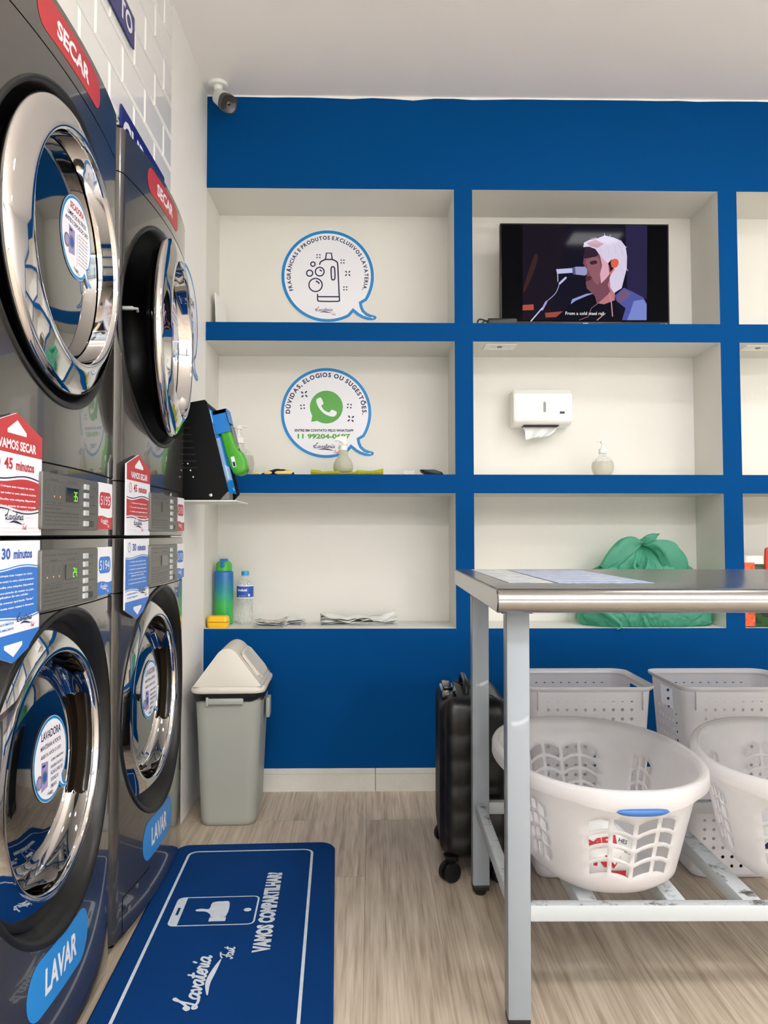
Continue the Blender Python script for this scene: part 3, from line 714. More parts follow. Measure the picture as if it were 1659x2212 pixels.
def number_tag(root, kind, num, s0, s1, z0, z1, n0):
    c1 = M['red'] if kind == 'dryer' else M['bluep']; m = MB().use(M['whitegloss']); m.box(s0, s1, -n0-.003, -n0, z0, z1); A = Art(); cx = (s0+s1)/2; w = s1-s0; h = z1-z0
    A.poly(rrect(cx-w*.4, cx+w*.4, z0+h*.45, z0+h*.80, h*.13), c1); A.poly([(s0+w*k/12, z0+h*.27+h*.02*sin(2*pi*k/12)) for k in range(13)]+[(s1, z0), (s0, z0)], c1); A.up()
    A.text(num, cx, z0+h*.52, w*.66, h*.2, M['whitegloss'], .0); wordmark(A, cx, z0+h*.15, w*.55, M['whitegloss'], M['whitegloss'])
    A.into(m, lambda a, b, c: (a, -(n0+.0031+c), b)); return m.build('number_tag', root, 0)
def pill(root, word, mt, s0, s1, z0, z1):
    A = Art(); h = z1-z0; A.poly(rrect(s0, s1, z0, z1, h*.49, 10), mt); A.up(); A.text(word, (s0+s1)/2, z0+h*.26, (s1-s0)*.52, h*.48, M['whitegloss'], .035)
    m = MB(); A.into(m, skin, SKC, base=.0006); o = m.build('name_sticker', root, 0); return o
def control_plate(root, kind, z0, z1, digits):
    s0, s1 = -.143, .145; n0 = bulge(.14)+.0012; m = MB().use(M['plate'])
    o = rrect(s0, s1, z0, z1, .006, 4); 
    F = [m.v((a, -(n0+.0065), b)) for a, b in inset(o, .0015)]; Fm = [m.v((a, -(n0+.005), b)) for a, b in o]; Bk = [m.v((a, -n0+.012, b)) for a, b in o]; m.f(F); n = len(o)
    for i in range(n): m.f([Fm[i], Fm[(i+1) % n], F[(i+1) % n], F[i]]); m.f([Bk[i], Bk[(i+1) % n], Fm[(i+1) % n], Fm[i]])
    A = Art(); L = M['plate_line']; H = z1-z0; nf = n0+.0066
    dry = kind == 'dryer'; ztop = z1-.014 if dry else z1-.022
    if not dry: A.text('Ciclo de lavagem - as luzes indicam a fase do ciclo', s0+.01, z1-.012, .16, .004, L, .01, 'l')
    A.stroke(rrect(s0+.012, s0+.095, ztop-.044, ztop, .002, 2), .0006, L, True); A.stroke(rrect(s0+.102, s0+.176, ztop-.044, ztop+.0, .002, 2), .0006, L, True)
    A.text('Processando', s0+.053, ztop+.001, .035, .0035, L, .01); A.text('Tempo restante', s0+.139, ztop+.001, .04, .0035, L, .01)
    for k, t in enumerate(('Lavar', 'Enxaguar', 'Centrifugar') if not dry else ('Limpar filtro', 'Secar', 'Resfriar')):
        x = s0+.027+.027*k; A.text(t, x, ztop-.041, .018, .003, L, .01); A.stroke(rrect(x-.004, x+.004, ztop-.019, ztop-.009, .001, 2), .0007, L, True)
        if digits and not (dry and k == 0): A.disc(x, ztop-.028, .0016, M['led'], 10)
    zb = z0+.008
    for k in range(5): A.text(('Regras de operação do equipamento', 'Não lave tecidos com resíduos inflamáveis ou solventes', 'Coloque as roupas e feche a porta antes de iniciar', 'Selecione o programa e aperte o botão de início', 'Em caso de falha chame o responsável pela loja')[k], s0+.010, zb+.0072*(4-k), .165 if k else .08, .0036, L, .012, 'l')
    A.into(m, lambda a, b, c: (a, -(nf+c), b)); p = m.build('control_panel', root, 30)
    d = MB().use(M['lcd']); x0, x1 = s0+.109, s0+.170; d.box(x0, x1, -(nf+.0015), -nf+.001, ztop-.036, ztop-.008, .0006)
    if digits:
        A = Art(); SEG = {'3': 'abgcd', '5': 'afgcd', '2': 'abged', '4': 'fgbc'}
        for q, ch in enumerate(digits):
            X = x0+.036+q*.0105; Z = ztop-.0325; w, h = .0065, .0165; seg = {'a': ((X, Z+h), (X+w, Z+h)), 'b': ((X+w, Z+h), (X+w, Z+h/2)), 'c': ((X+w, Z+h/2), (X+w, Z)), 'd': ((X, Z), (X+w, Z)), 'e': ((X, Z), (X, Z+h/2)), 'f': ((X, Z+h/2), (X, Z+h)), 'g': ((X, Z+h/2), (X+w, Z+h/2))}
            for c in SEG[ch]: A.stroke(list(seg[c]), .0015, M['lcd_green'], cap=False)
        A.into(d, lambda a, b, c: (a, -(nf+.0017+c), b))
    d.build('display', p, 0)
    nb = 4 if dry else 5; zs_ = [z1-.016-(.0175 if dry else .0165)*k for k in range(nb)] + [z0+.013]
    for z in zs_:
        bb = MB().use(M['button']); bb.box(s1-.088, s1-.066, -(nf+.004), -nf+.001, z-.0055, z+.0055, .0012); bb.build('button', p, 0)
    A = Art(); m = MB()
    for z, t in zip(zs_[:-1], ('Temp. Alta', 'Normal', 'Delicado', 'Sem calor') if dry else ('Quente', 'Morno', 'Frio', 'Pré-lavagem', 'Super')): A.text(t, s1-.058, z-.002, min(.042, .0048*len(t)), .004, L, .012, 'l')
    A.rect(s1-.064, s1-.028, z0+.0065, z0+.0195, M['plate_line']); A.into(m, lambda a, b, c: (a, -(nf+c), b)); m.build('button_lettering', p, 0)
    return p
def door_sticker(parent, kind, cx, cz, R, n0):
    A = Art(); n = M['navy']; sticker_base(None, cx, cz, R, A)
    if kind == 'dryer':
        A.text('SECADORA', cx, cz+.62*R, .9*R, .16*R, M['red'], .03); A.text('LIMPE OS FILTROS', cx, cz+.42*R, 1.2*R, .11*R, n, .02); A.text('ANTES E DEPOIS DO USO', cx, cz+.24*R, 1.5*R, .11*R, n, .02)
        for k in range(9): A.text('Retire o filtro e limpe' if k % 2 else 'Abra a porta da máquina', cx+.12*R, cz+(.10-.088*k)*R, .62*R, .05*R, M['grey_text'], .01, 'l')
        A.stroke([(cx+.02*R, cz+.1*R), (cx+.02*R, cz-.7*R)], .012*R, M['red']); dx_, dz_ = -.42, -.18
    else:
        A.text('LAVADORA', cx, cz+.52*R, 1.15*R, .2*R, n, .02); A.text('MANTENHA A PORTA', cx, cz+.30*R, 1.2*R, .11*R, n, .015); A.text('ABERTA APÓS O USO', cx, cz+.10*R, 1.2*R, .11*R, n, .015)
        for k, t in enumerate(('ASSIM A MÁQUINA', 'PODERÁ SECAR E', 'FICAR LIVRE DE', 'ODORES DE', 'UMIDADE')): A.text(t, cx+.0*R, cz-(.1+.155*k)*R, .052*R*len(t), .09*R, n, .01, 'l')
        dx_, dz_ = -.45, -.32
    q = lambda a, b: (cx+(dx_+a)*R, cz+(dz_+b)*R)
    A.poly([q(-.1, -.35), q(.28, -.3), q(.28, .3), q(-.1, .35)], M['purple']); A.up(); A.disc(*q(.09, -.03), .16*R, M['grey_text'], 24); A.disc(*q(-.22, -.08), .17*R, M['grey_text'], 24); A.up(); A.disc(*q(.09, -.03), .11*R, M['royal'], 20); A.disc(*q(-.22, -.08), .12*R, M['purple'], 20)
    A.rect(q(-.05, 0)[0], q(.1, 0)[0], q(0, .22)[1], q(0, .27)[1], M['navy'])
    wordmark(A, cx, cz-.82*R, .36*R)
    m = MB(); A.into(m, lambda a, b, c: (a, -(n0+c), b)); return m.build('round_sticker', parent, 0)
RINGP = [(.258, .0), (.2680, .006), (.2722, .013), (.2726, .021), (.2690, .027), (.2600, .0315), (.2480, .0365), (.2360, .041), (.2260, .0450), (.2190, .0470), (.2140, .0462), (.2110, .0425), (.2098, .036), (.2090, .022), (.2050, .006)]
RINGW = [(.270, -.036), (.2790, -.030), (.2800, -.024), (.2775, -.0185), (.268, -.0125), (.256, -.0065), (.244, -.0005), (.233, .0035), (.2255, .005), (.220, .0030), (.2175, -.002), (.2170, -.010), (.2165, -.020), (.2160, -.030), (.2155, -.0400), (.2125, -.0475), (.2085, -.0560), (.2045, -.0650)]
def door(root, kind, cx, cz, open_deg=0, extra=0):
    """chrome ring, glass, sticker; washers get the grip bowl on the ring"""
    piv = cx+.272; d = bpy.data.objects.new('door', None); COL.objects.link(d); d.parent = root
    wash = kind == 'washer'; P_ = RINGW if wash else RINGP; n0 = .008; prof = [(r, h+n0) for r, h in P_]
    ring = MB().use(M['chrome']); N = 180; half = 15
    g1, g2 = (11, 14), (14, 17)          # profile rows that hold the outer and inner grip scoops
    if wash:
        ring.lathe(prof, (0, 0, 0), 'y', N, skip=lambda i, j: (j < half or j >= N-half) and g1[0] <= i < g2[1])
    else: ring.lathe(prof, (0, 0, 0), 'y', 128)
    ro = ring.build('door_ring', d, 55)
    if wash:
        for nm, (i0, i1), dr, dh in (('outer_grip', g1, .024, .004), ('inner_grip', g2, .014, -.012)):
            g = MB(); K = 14; J = half*4; rows_ = []; msk = []
            pa, pb = prof[i0], prof[i1]; wd = hypot(pb[0]-pa[0], pb[1]-pa[1]); Lh = .216*radians(2*half)
            for k in range(K+1):
                t = k/K; r = pa[0]+(pb[0]-pa[0])*t; h = pa[1]+(pb[1]-pa[1])*t; row = []; mr = []
                for jj in range(-J, J+1):
                    u = jj/J; ex = max(0, abs(u)*Lh-(Lh-wd*.48)); dist = hypot(ex, (t-.5)*wd)/(wd*.46); dep = sqrt(max(0, 1-dist**5)); ang = 2*pi*jj/4/N
                    row.append(((r+dr*dep)*cos(ang), -(h+dh*dep), (r+dr*dep)*sin(ang))); mr.append(dist < 1.0)
                rows_.append(row); msk.append(mr)
            V = [[g.v(p) for p in row] for row in rows_]
            for k in range(K):
                for q in range(2*J):
                    g.use(M['handle_dark'] if any((msk[k][q], msk[k+1][q], msk[k][q+1], msk[k+1][q+1])) else M['chrome']); g.f([V[k][q], V[k][q+1], V[k+1][q+1], V[k+1][q]])
            g.build(nm, ro, 60)
    gz = n0+(-.066 if wash else .004); rg = P_[-1][0]+.001
    gl = MB().use(M['glass']); pg_ = [(rg, gz), (.17, gz+.0035), (.13, gz+.006), (.09, gz+.0072), (.04, gz+.0076), (0, gz+.0076)] if not wash else [(rg, gz), (.198, gz+.012), (.185, gz+.024), (.165, gz+.034), (.14, gz+.0405), (.115, gz+.0430), (.06, gz+.0442), (0, gz+.0446)]
    gl.lathe(pg_, (0, 0, 0), 'y', 96)
    go = gl.build('door_glass', d, 60)
    door_sticker(go, kind, .058 if not wash else .018, .048 if not wash else .014, .080, gz+(.0088 if not wash else .0458)); extra = 0; deep = -.06 if wash else 0
    bk = MB().use(M['black']); bk.lathe([(.262, n0+extra+deep*.5), (.25, n0-.012+extra+deep*.6), (.215, n0-.018+extra+deep*1.1), (0, n0-.018+extra+deep*1.1)], (0, 0, 0), 'y', 64); bk.build('door_back', d, 40)
    if open_deg:
        # turn about the far edge
        a = radians(open_deg); d.rotation_euler = (0, 0, a); dx0 = -.272; d.location = (piv + dx0*cos(a), -n0 + dx0*sin(a) + n0, cz)
    else: d.location = (cx, 0, cz)
    return d
M['handle_dark'] = mat('dark_bronze_grip', (40, 33, 24), .3, coat=.3)
def machine(kind, yc, label, num, digits, open_deg=0):
    dry = kind == 'dryer'; base = .985 if dry else 0.0
    root = thing('tumble_dryer' if dry else 'washing_machine', label, 'dryer' if dry else 'washing machine', (MX0, yc, base), radians(90), 'stacked dryers' if dry else 'front loading washers under the dryers')
    Z = lambda z: z-base
    G = M['graph']; dcx, dcz = (-.034, Z(1.530)) if dry else (-.008, Z(.543)); rr = .295 if dry else .302
    # cabinet behind the front
    c = MB().use(M['graph_side']); zlo, zhi = (Z(.986), Z(1.979)) if dry else (.018, .981)
    yf = .02; yb = .66; e = MW-.0015
    for q in (((-e, yf, zlo), (-e, yb, zlo), (-e, yb, zhi), (-e, yf, zhi)), ((e, yf, zlo), (e, yb, zlo), (e, yb, zhi), (e, yf, zhi)), ((-e, yf-.02, zlo), (e, yf-.02, zlo), (e, yb, zlo), (-e, yb, zlo)), ((-e, yf-.02, zhi), (e, yf-.02, zhi), (e, yb, zhi), (-e, yb, zhi)), ((-e, yb, zlo), (e, yb, zlo), (e, yb, zhi), (-e, yb, zhi))): c.f([c.v(p) for p in q])
    A = Art(); c.use(M['blackm'])
    ze = MW-RC+RC*pi/2+.05
    A.poly([(-ze, zlo), (ze, zlo), (ze, zhi), (-ze, zhi)], M['blackm'], [circle(dcx, dcz, rr-.002, 64)]); A.into(c, lambda a, b, k: skin(a, b, k-.004), SKC)
    # closed top and bottom rims following the bow
    for z in (zlo, zhi):
        ed = [skin(a, z, -.0035) for a in SKC if abs(a) < MW-RC+RC*pi/2+.001]; c.use(M['graph_side'])
        for i in range(len(ed)-1): c.f([c.v(ed[i]), c.v(ed[i+1]), c.v((ed[i+1][0]*.99, .0, z)), c.v((ed[i][0]*.99, .0, z))])
    c.build('cabinet', root, 0)
    def band(name, z0, z1, hole=None):
        m = MB(); front_skin(m, z0, z1, G, hole); o = m.build(name, root, 0); o.data.shade_smooth(); set_skin_normals(o); return o
    if dry:
        band('top_band', Z(1.871), Z(1.980)); band('front_panel', Z(1.120), Z(1.868), (dcx, dcz, rr)); band('control_fascia', Z(.988), Z(1.117))
    else:
        band('control_fascia', .850, .980); band('front_panel', .020, .847, (dcx, dcz, rr))
    # recess with rolled lip
    r = MB().use(M['recess']); nb = bulge(.2)
    prof = [(rr+.006, nb-.003), (rr+.004, nb+.0035), (rr-.001, nb+.005), (rr-.006, nb+.003), (rr-.013, nb-.012), (rr-.020, nb-.035), (rr-.045, nb-.055), (.22, nb-.085), (.20, nb-.10)]
    if dry: prof += [(.195, nb-.16), (0, nb-.16)]
    else: prof += [(.195, nb-.14), (0, nb-.14)]
    # follow the bow of the face at the lip
    N = 96; rg = []
    for (q, h) in prof:
        row = []
        for k in range(N):
            a = 2*pi*k/N; x = q*cos(a); hh = h + (bulge(dcx+x)-nb)*(1 if q > rr-.02 else max(0, (q-.2)/(rr-.22)) if q > .2 else 0); row.append((dcx+x, -hh, dcz+q*sin(a)))
        rg.append(row)
    r.rings(rg); ro = r.build('door_recess', root, 50)
    if open_deg:
        hk = MB().use(M['button']); hk.box(dcx-.262, dcx-.248, -(nb+.006), -(nb-.05), dcz+.012, dcz+.020, .002); hk.tube([(dcx-.255, -(nb+.004), dcz+.016), (dcx-.244, -(nb+.012), dcz+.018), (dcx-.234, -(nb+.010), dcz+.014)], .0035, 8); hk.build('door_latch', root, 40)
    door(root, kind, dcx, dcz, open_deg, .0)
    if dry:
        control_plate(root, kind, Z(.998), Z(1.101), digits); placard(root, kind, -.330, -.130, Z(.9875), Z(1.190), .018)
        number_tag(root, kind, num, .157, .250, Z(1.001), Z(1.102), .020); pill(root, 'SECAR', M['red'], -.168, .150, Z(1.896), Z(1.966))
    else:
        control_plate(root, kind, .853, .962, digits); placard(root, kind, -.334, -.134, .779, .979, .018)
        number_tag(root, kind, num, .157, .252, .858, .962, .020); pill(root, 'LAVAR', M['sky'], -.160, .125, .134, .236)
        f = MB(); A = Art(); A.poly(rrect(-.2855, -.1045, .0245, .1135, .003, 3), M['blackm']); A.into(f, skin, SKC, base=.0005); A = Art(); A.poly(rrect(-.284, -.106, .026, .112, .003, 3), G); A.into(f, skin, SKC, base=.0012); fo = f.build('drain_flap', root, 0)
        f = MB().use(M['greylid'])
        f.box(-.270, -.256, -bulge(.2)-.004, -bulge(.2)-.001, .072, .084, .001); f.build('flap_catch', fo, 0)
        f = MB().use(M['greylid']); f.box(-.205, -.193, -bulge(.2)-.004, -bulge(.2)-.001, .100, .108, .001); f.build('flap_catch', fo, 0)
        for sx_ in (-.29, .29):
            for sy in (.06, .6):
                f = MB().use(M['rubber']); f.cyl(.025, 0, .019, (sx_, sy, 0), 'z', 20); f.build('foot', root, 40)
    return root
YL, YR = 1.885-.343, 1.885+.344
machine('washer', YL, 'near graphite washing machine with lit green 24 display and number tag 5194', '5194', '24')
machine('washer', YR, 'far graphite washing machine with unlit display and number tag 5192', '5192', None)
machine('dryer', YL, 'near graphite tumble dryer with closed door and number tag 5195, on the near washer', '5195', '35')
machine('dryer', YR, 'far graphite tumble dryer with door ajar and number tag 5193, on the far washer', '5193', None, 6.0)

# ================================================================== FOLDING TABLE
TZ = .886
tb = thing('folding_table', 'long stainless steel topped work table on white square legs over the laundry baskets', 'table', (.2425, 1.500, 0), radians(-.7))
m = MB().use(M['steel']); r_ = .0235; sec = []
# section across the table (y forward from the front edge, z): bull-nosed front, turned-down back
for k in range(15):
    a = radians(-100+190*k/14); sec.append((r_-r_*cos(a) if True else 0, TZ-r_+r_*sin(a)))
sec = [(r_-r_*cos(radians(t)), TZ-r_+r_*sin(radians(t))) for t in [-85+ (90+85)*k/16 for k in range(17)]]
sec += [(.868, TZ), (.872, TZ-.002), (.872, TZ-.045), (.866, TZ-.045), (.866, TZ-.008), (.05, TZ-.008), (r_+.004, TZ-2*r_+.004)]
LT = 2.05
m.rings([[(x, y, z) for y, z in sec] for x in (0, .0015, LT)], cap0=False, cap1=True)
# flat turned-down left end with softened corners
e = MB().use(M['steel'])
endp = [(r_-r_*cos(radians(t)), TZ-r_+r_*sin(radians(t))) for t in [-85+(175)*k/16 for k in range(17)]] + [(.866, TZ), (.872, TZ-.006), (.872, TZ-.040), (.866, TZ-.046)]
F = [e.v((-.0025, y, z)) for y, z in inset(endp, .003)]; Bk = [e.v((.001, y, z)) for y, z in endp]; B2 = [e.v((.004, y, z)) for y, z in inset(endp, .002)]
e.f(F)
for i in range(len(F)): j = (i+1) % len(F); e.f([F[i], F[j], Bk[j], Bk[i]]); e.f([Bk[i], Bk[j], B2[j], B2[i]])
top = m.build('table_top', tb, 40); e.build('end_turndown', top, 40)
LEGX = (.028, 1.93); LEGY = (.085, .684)
for lx in LEGX:
    for ly in LEGY:
        m = MB().use(M['galv']); m.box(lx, lx+.046, ly, ly+.046, .030, TZ-.047, .003); lg = m.build('leg', tb, 40)
        m = MB().use(M['rubber']); m.box(lx+.001, lx+.045, ly+.001, ly+.045, .016, .030, .002); m.lathe([(0, 0), (.013, 0), (.017, .006), (.019, .016), (0, .017)], (lx+.023, ly+.023, 0), 'z', 20); m.build('foot_cap', lg, 40)
        m = MB().use(M['greylid'])
        m.cyl(.006, lx-.010, lx, (0, ly+.02, TZ-.052), 'x', 8) if False else None
        for q in (-.006, .046): 
            bb = MB().use(M['greylid']); bb.cyl(.0055, 0, .006, (lx+q+.003, ly+.012, TZ-.056), 'z', 10); bb.build('bolt', lg, 40)
RT = .252
def rail(name, x0, x1, y0, y1, mt='worn'): m = MB().use(M[mt]); m.box(x0, x1, y0, y1, RT-.032, RT, .002); return m.build(name, tb, 40)
rail('front_rail', LEGX[0]+.046, LEGX[1], .090, .115); rail('back_rail', LEGX[0]+.046, LEGX[1], .696, .721)
for lx in LEGX: rail('side_rail', lx+.008, lx+.033, LEGY[0]+.046, LEGY[1])
for x in (.176, .355, .508, .80, 1.07, 1.34, 1.61): rail('cross_rail', x, x+.038, .115, .696)
# printed sheets under clear film on the table top
M['sheet'] = voronoi_mat('blue_printed_sheet', [(0, (150, 166, 205)), (.47, (176, 190, 222)), (.52, (196, 206, 228)), (.6, (160, 176, 214))], 16, .25, (1.5, 9, 1))
M['sheet2'] = voronoi_mat('pale_printed_sheet', [(0, (172, 184, 214)), (.45, (206, 208, 206)), (.55, (222, 218, 204))], 12, .25, (2, 5, 1))
def sheet(label, pts, mt, lines):
    c = Vector((sum(p[0] for p in pts)/4, sum(p[1] for p in pts)/4, TZ+.0002)); m = MB().use(mt); q = [(p[0]-c.x, p[1]-c.y) for p in pts]
    lo = [m.v((x, y, 0)) for x, y in q]; hi = [m.v((x, y, .0006)) for x, y in q]; m.f(hi); m.f(lo[::-1])
    for i in range(4): m.f([lo[i], lo[(i+1) % 4], hi[(i+1) % 4], hi[i]])
    A = Art(); lerp = lambda s, t: tuple(Vector(q[0]).lerp(Vector(q[1]), s).lerp(Vector(q[3]).lerp(Vector(q[2]), s), t))
    for k in range(lines):
        t = .1+.8*k/lines; A.stroke([lerp(.08, t), lerp(.5+.4*((k*37) % 10)/10, t)], .004, M['paper'] if k % 3 else M['royal'], cap=False)
    A.into(m, on_floor, base=.0007); return tag(m.build('printed_sheet', None, 0, c), label, 'printed sheet', 'sheets stuck on the table top')
sheet('narrow pale printed sheet at the left end of the steel table top', [(.372, 1.735), (.372, 2.34), (.306, 2.34), (.306, 1.80)][::-1] if False else [(.296, 1.70), (.392, 1.70), (.392, 2.33), (.296, 2.33)], M['sheet2'], 9)
sheet('wide pale blue printed sheet on the steel table top', [(.400, 1.68), (.605, 1.68), (.605, 2.29), (.400, 2.29)], M['sheet'], 16)

# ================================================================== ANTI-FATIGUE MAT
mt = thing('floor_mat', 'blue rubber floor mat with worn white printing in front of the machines', 'mat', (-.335, 1.90, 0), radians(2.4))
m = MB().use(M['mat_blue']); HW, HL = .248, .645
oy = 0.0
o0 = rrect(-HW, HW, -HL, HL, .05, 8); m.rings([[(x, y, 0) for x, y in o0], [(x, y, .006) for x, y in o0], [(x, y, .012) for x, y in inset(o0, .006)]], cap0=True, cap1=True)
A = Art(.0003); W_ = M['mat_white']; wx0, wx1 = -.196, .190
A.stroke(rrect(-.197, .178, -HL+.05, HL-.062, .028, 6), .0075, W_, True)
def T(a, b): return (-b, a)      # design space: reading direction runs away from the shopfront (+y), its up is -x
D_ = Art()
D_.text('VAMOS COMPARTILHAR?', .20, -.098, .44, .044, W_, .06, 'c')
# phone with thumb
D_.stroke(rrect(.118, .272, -.045, .168, .016, 5), .0045, W_, True); D_.poly([(.118, .145), (.272, .145), (.272, .160), (.262, .169), (.128, .169), (.118, .160)], W_, [[(.175, .153), (.215, .153), (.215, .160), (.175, .160)]]); D_.disc(.195, -.022, .010, W_, 16)
D_.poly(catmull([(.162, .030), (.238, .030), (.246, .048), (.240, .075), (.205, .078), (.207, .098), (.202, .112), (.193, .108), (.190, .085), (.172, .070), (.160, .066)], 3, True), W_); D_.rect(.137, .158, .028, .070, W_)
D_.up()
wordmark(D_, -.115, .035, .235, W_, W_, 1.4)
for flat, fs, mm, lay in D_.el: A.el.append(([T(x, y) for x, y in flat], fs, mm, lay))
A.into(m, on_floor, base=.0123); m.build('mat_body', mt, 30)

# ================================================================== WASTE BIN
bn = thing('waste_bin', 'grey green swing top waste bin with beige lid and black liner, in the corner', 'bin', (-.492, 2.862, 0), radians(2))
def sect(hx, hy, r, z, n=6, sx=0): return [(x+sx, y, z) for x, y in rrect(-hx, hx, -hy, hy, r, n)]
m = MB().use(M['bin']); m.rings([sect(.085, .132, .03, 0), sect(.090, .137, .035, .004), sect(.094, .140, .035, .02), sect(.104, .148, .04, .25), sect(.112, .154, .04, .425), sect(.114, .156, .04, .445)], cap0=True)
m.build('bin_body', bn, 50)
m = MB().use(M['bin_liner'])
def wav(hx, hy, r, z, a, ph): return [(x, y, z+a*sin(7*x/.1+ph)*cos(9*y/.1+ph)) for x, y in rrect(-hx, hx, -hy, hy, r, 10)]
m.rings([wav(.114, .156, .04, .424, .007, .4), wav(.119, .161, .042, .427, .006, .4), wav(.123, .164, .042, .438, .003, 1), wav(.124, .165, .042, .452, 0, 0), wav(.10, .14, .03, .454, 0, 0)]); m.build('liner', bn, 50)
m = MB().use(M['bin']); m.box(-.070, .055, -.172, -.160, .416, .436, .004); m.box(-.070, -.062, -.175, -.160, .412, .440, .002); m.build('front_clip', bn, 40)
m = MB().use(M['bin']); m.box(.117, .131, -.03, .03, .34, .41, .004); m.build('side_clip', bn, 40)
# lid: gable with rounded ridge; swing flap set in the right-hand slope
m = MB().use(M['bin_lid'])
m.rings([sect(.124, .166, .042, .452, 8), sect(.127, .169, .044, .457, 8), sect(.126, .168, .044, .466, 8), sect(.118, .160, .04, .474, 8)])
def gable(y, z0, top, hx, k=1.0, n=14):
    pts = [(-hx, y, z0)]
    for q in range(n+1):
        t = -1+2*q/n; x = t*.030; pts.append((x-.006, y, top-.030*(1-cos(abs(t)*pi/3.2))))
    pts.append((hx, y, z0)); return pts
g0 = gable(-.158, .474, .500, .117); g1 = gable(-.146, .474, .560, .117); g2 = gable(-.125, .474, .598, .117); g3 = gable(.125, .474, .598, .117); g4 = gable(.158, .474, .52, .117)
g0 = [(x, -.158, .474) for x, y, z in g0]; g4 = [(x, .158, .474) for x, y, z in g4]
gm = [(x*.98, -.150+ .0, .474+(z-.474)*.6) for x, y, z in g2]; 
gm = [(x, -.160+.035*((z-.474)/.124), z) for x, y, z in g2]
m.rings([g0, [(x, -.158+.0*z, .474+(z-.474)*.35) for x, y, z in g2], gm, [(x, y+.01, z) for x, y, z in g2], g3, g4], close=False)
lid = m.build('lid', bn, 50)
m = MB().use(M['bin_lid'])
# flap lies along the right slope
for (yy0, yy1, lift) in ((-.105, .105, .004),):
    p0 = Vector((.034, 0, .580)); p1 = Vector((.108, 0, .488)); nn = Vector((p1.z-p0.z, 0, -(p1.x-p0.x))).normalized()*-1
    def sp(t, y, h): q = p0.lerp(p1, t)+nn*h; return (q.x, y, q.z)
    out = rrect(0, 1, yy0, yy1, .0, 1)
    ol = [(t, y) for t, y in [(0.02, yy0+.03), (.12, yy0+.008), (.85, yy0), (1.0, yy0+.02), (1.0, yy1-.02), (.85, yy1), (.12, yy1-.008), (.02, yy1-.03)]]
    m.rings([[sp(t, y, -.002) for t, y in ol], [sp(t, y, .005) for t, y in ol], [sp(.5+(t-.5)*.92, y*.94, .008) for t, y in ol], [sp(.5+(t-.5)*.6, y*.6, .003) for t, y in ol]], cap0=True, cap1=True)
m.build('swing_flap', lid, 30)

# ================================================================== SUITCASE
sc = thing('suitcase', 'black ribbed hard shell suitcase on spinner wheels behind the table leg', 'suitcase', (.305, 2.44, 0), radians(-2))
HX, HY, Z0, Z1 = .097, .170, .055, .520
def suit_ring(z):
    e = min(z-Z0, Z1-z); rr_ = .045; k = 0 if e >= rr_ else rr_-sqrt(max(0, rr_**2-(rr_-e)**2)); out = []
    o = rrect(-HX, HX, -HY, HY, .040, 8); n = len(o); dense = []
    for i in range(n):
        a, b = Vector(o[i]), Vector(o[(i+1) % n]); L = (b-a).length; c = max(1, int(L/.0045))
        for q in range(c): dense.append(tuple(a.lerp(b, q/c)))
    for x, y in dense:
        nx = max(-1, min(1, (x-max(-HX+.04, min(HX-.04, x)))/.04)); ny = max(-1, min(1, (y-max(-HY+.04, min(HY-.04, y)))/.04))
        l = hypot(nx, ny) or 1; nx /= l; ny /= l
        dsp = -k
        if abs(nx) > .7 and e > .02: dsp += .0045*cos(2*pi*y/.034)*abs(nx)
        if abs(ny) > .2: dsp += .0045*(abs(sin(pi*(z-Z0)/.072))**.6-.6)*abs(ny)*min(1, abs(x)/.03)*(1 if e > .01 else 0)
        if abs(ny) > .9 and abs(x) < .006: dsp -= .003
        out.append((x+nx*dsp, y+ny*dsp, z))
    return out
m = MB().use(M['suit']); zs_ = [Z0+.0, Z0+.003, Z0+.008, Z0+.016, Z0+.028] + [Z0+.04+.009*k for k in range(43)] + [Z1-.028, Z1-.016, Z1-.008, Z1-.003, Z1]
m.rings([suit_ring(z) for z in zs_ if z <= Z1], cap0=True, cap1=True); m.build('shell', sc, 50)
m = MB().use(M['blackm']); 
for s_ in (-1, 1): m.tube([(0, s_*(HY-.001), z) for z in [Z0+.05+.02*k for k in range(19)]], .0045, 8)
m.tube([(0, -HY+.06+.02*k, Z1+.0005) for k in range(12)], .0045, 8); m.build('zip', sc, 50)
m = MB().use(M['black']); m.tube(catmull([(-.02, -.085, Z1-.002), (-.02, -.080, Z1+.018), (-.02, -.05, Z1+.030), (-.02, .05, Z1+.030), (-.02, .080, Z1+.018), (-.02, .085, Z1-.002)], 5), .0085, 10); m.build('carry_handle', sc, 50)
m = MB().use(M['gloss_black']); m.box(-.096, -.048, -.10, .10, Z1-.020, Z1+.010, .006); m.box(-.088, -.058, -.085, .085, Z1+.010, Z1+.019, .004); m.build('trolley_handle', sc, 40)
for sx_ in (-1, 1):
    for sy in (-1, 1):
        w = MB().use(M['black']); cx_, cy_ = sx_*.068, sy*.148; w.lathe([(0, .075), (.024, .072), (.020, .058), (.014, .050), (0, .048)], (cx_, cy_, 0), 'z', 20); w.box(cx_-.004, cx_+.004, cy_-.018, cy_+.014, .026, .055, .002); wo = w.build('caster', sc, 40)
        for q in (-1, 1): d = MB().use(M['rubber']); d.lathe([(0, -.008), (.016, -.008), (.0262, -.006), (.0272, 0), (.0262, .006), (.016, .008), (0, .008)], (0, 0, 0), 'x', 28); wh = d.build('wheel', wo, 40); ca_ = radians(52); wh.rotation_euler = (0, 0, -ca_); wh.location = (cx_+q*.0125*cos(ca_)-.006, cy_-.008-q*.0125*sin(ca_), .0275)

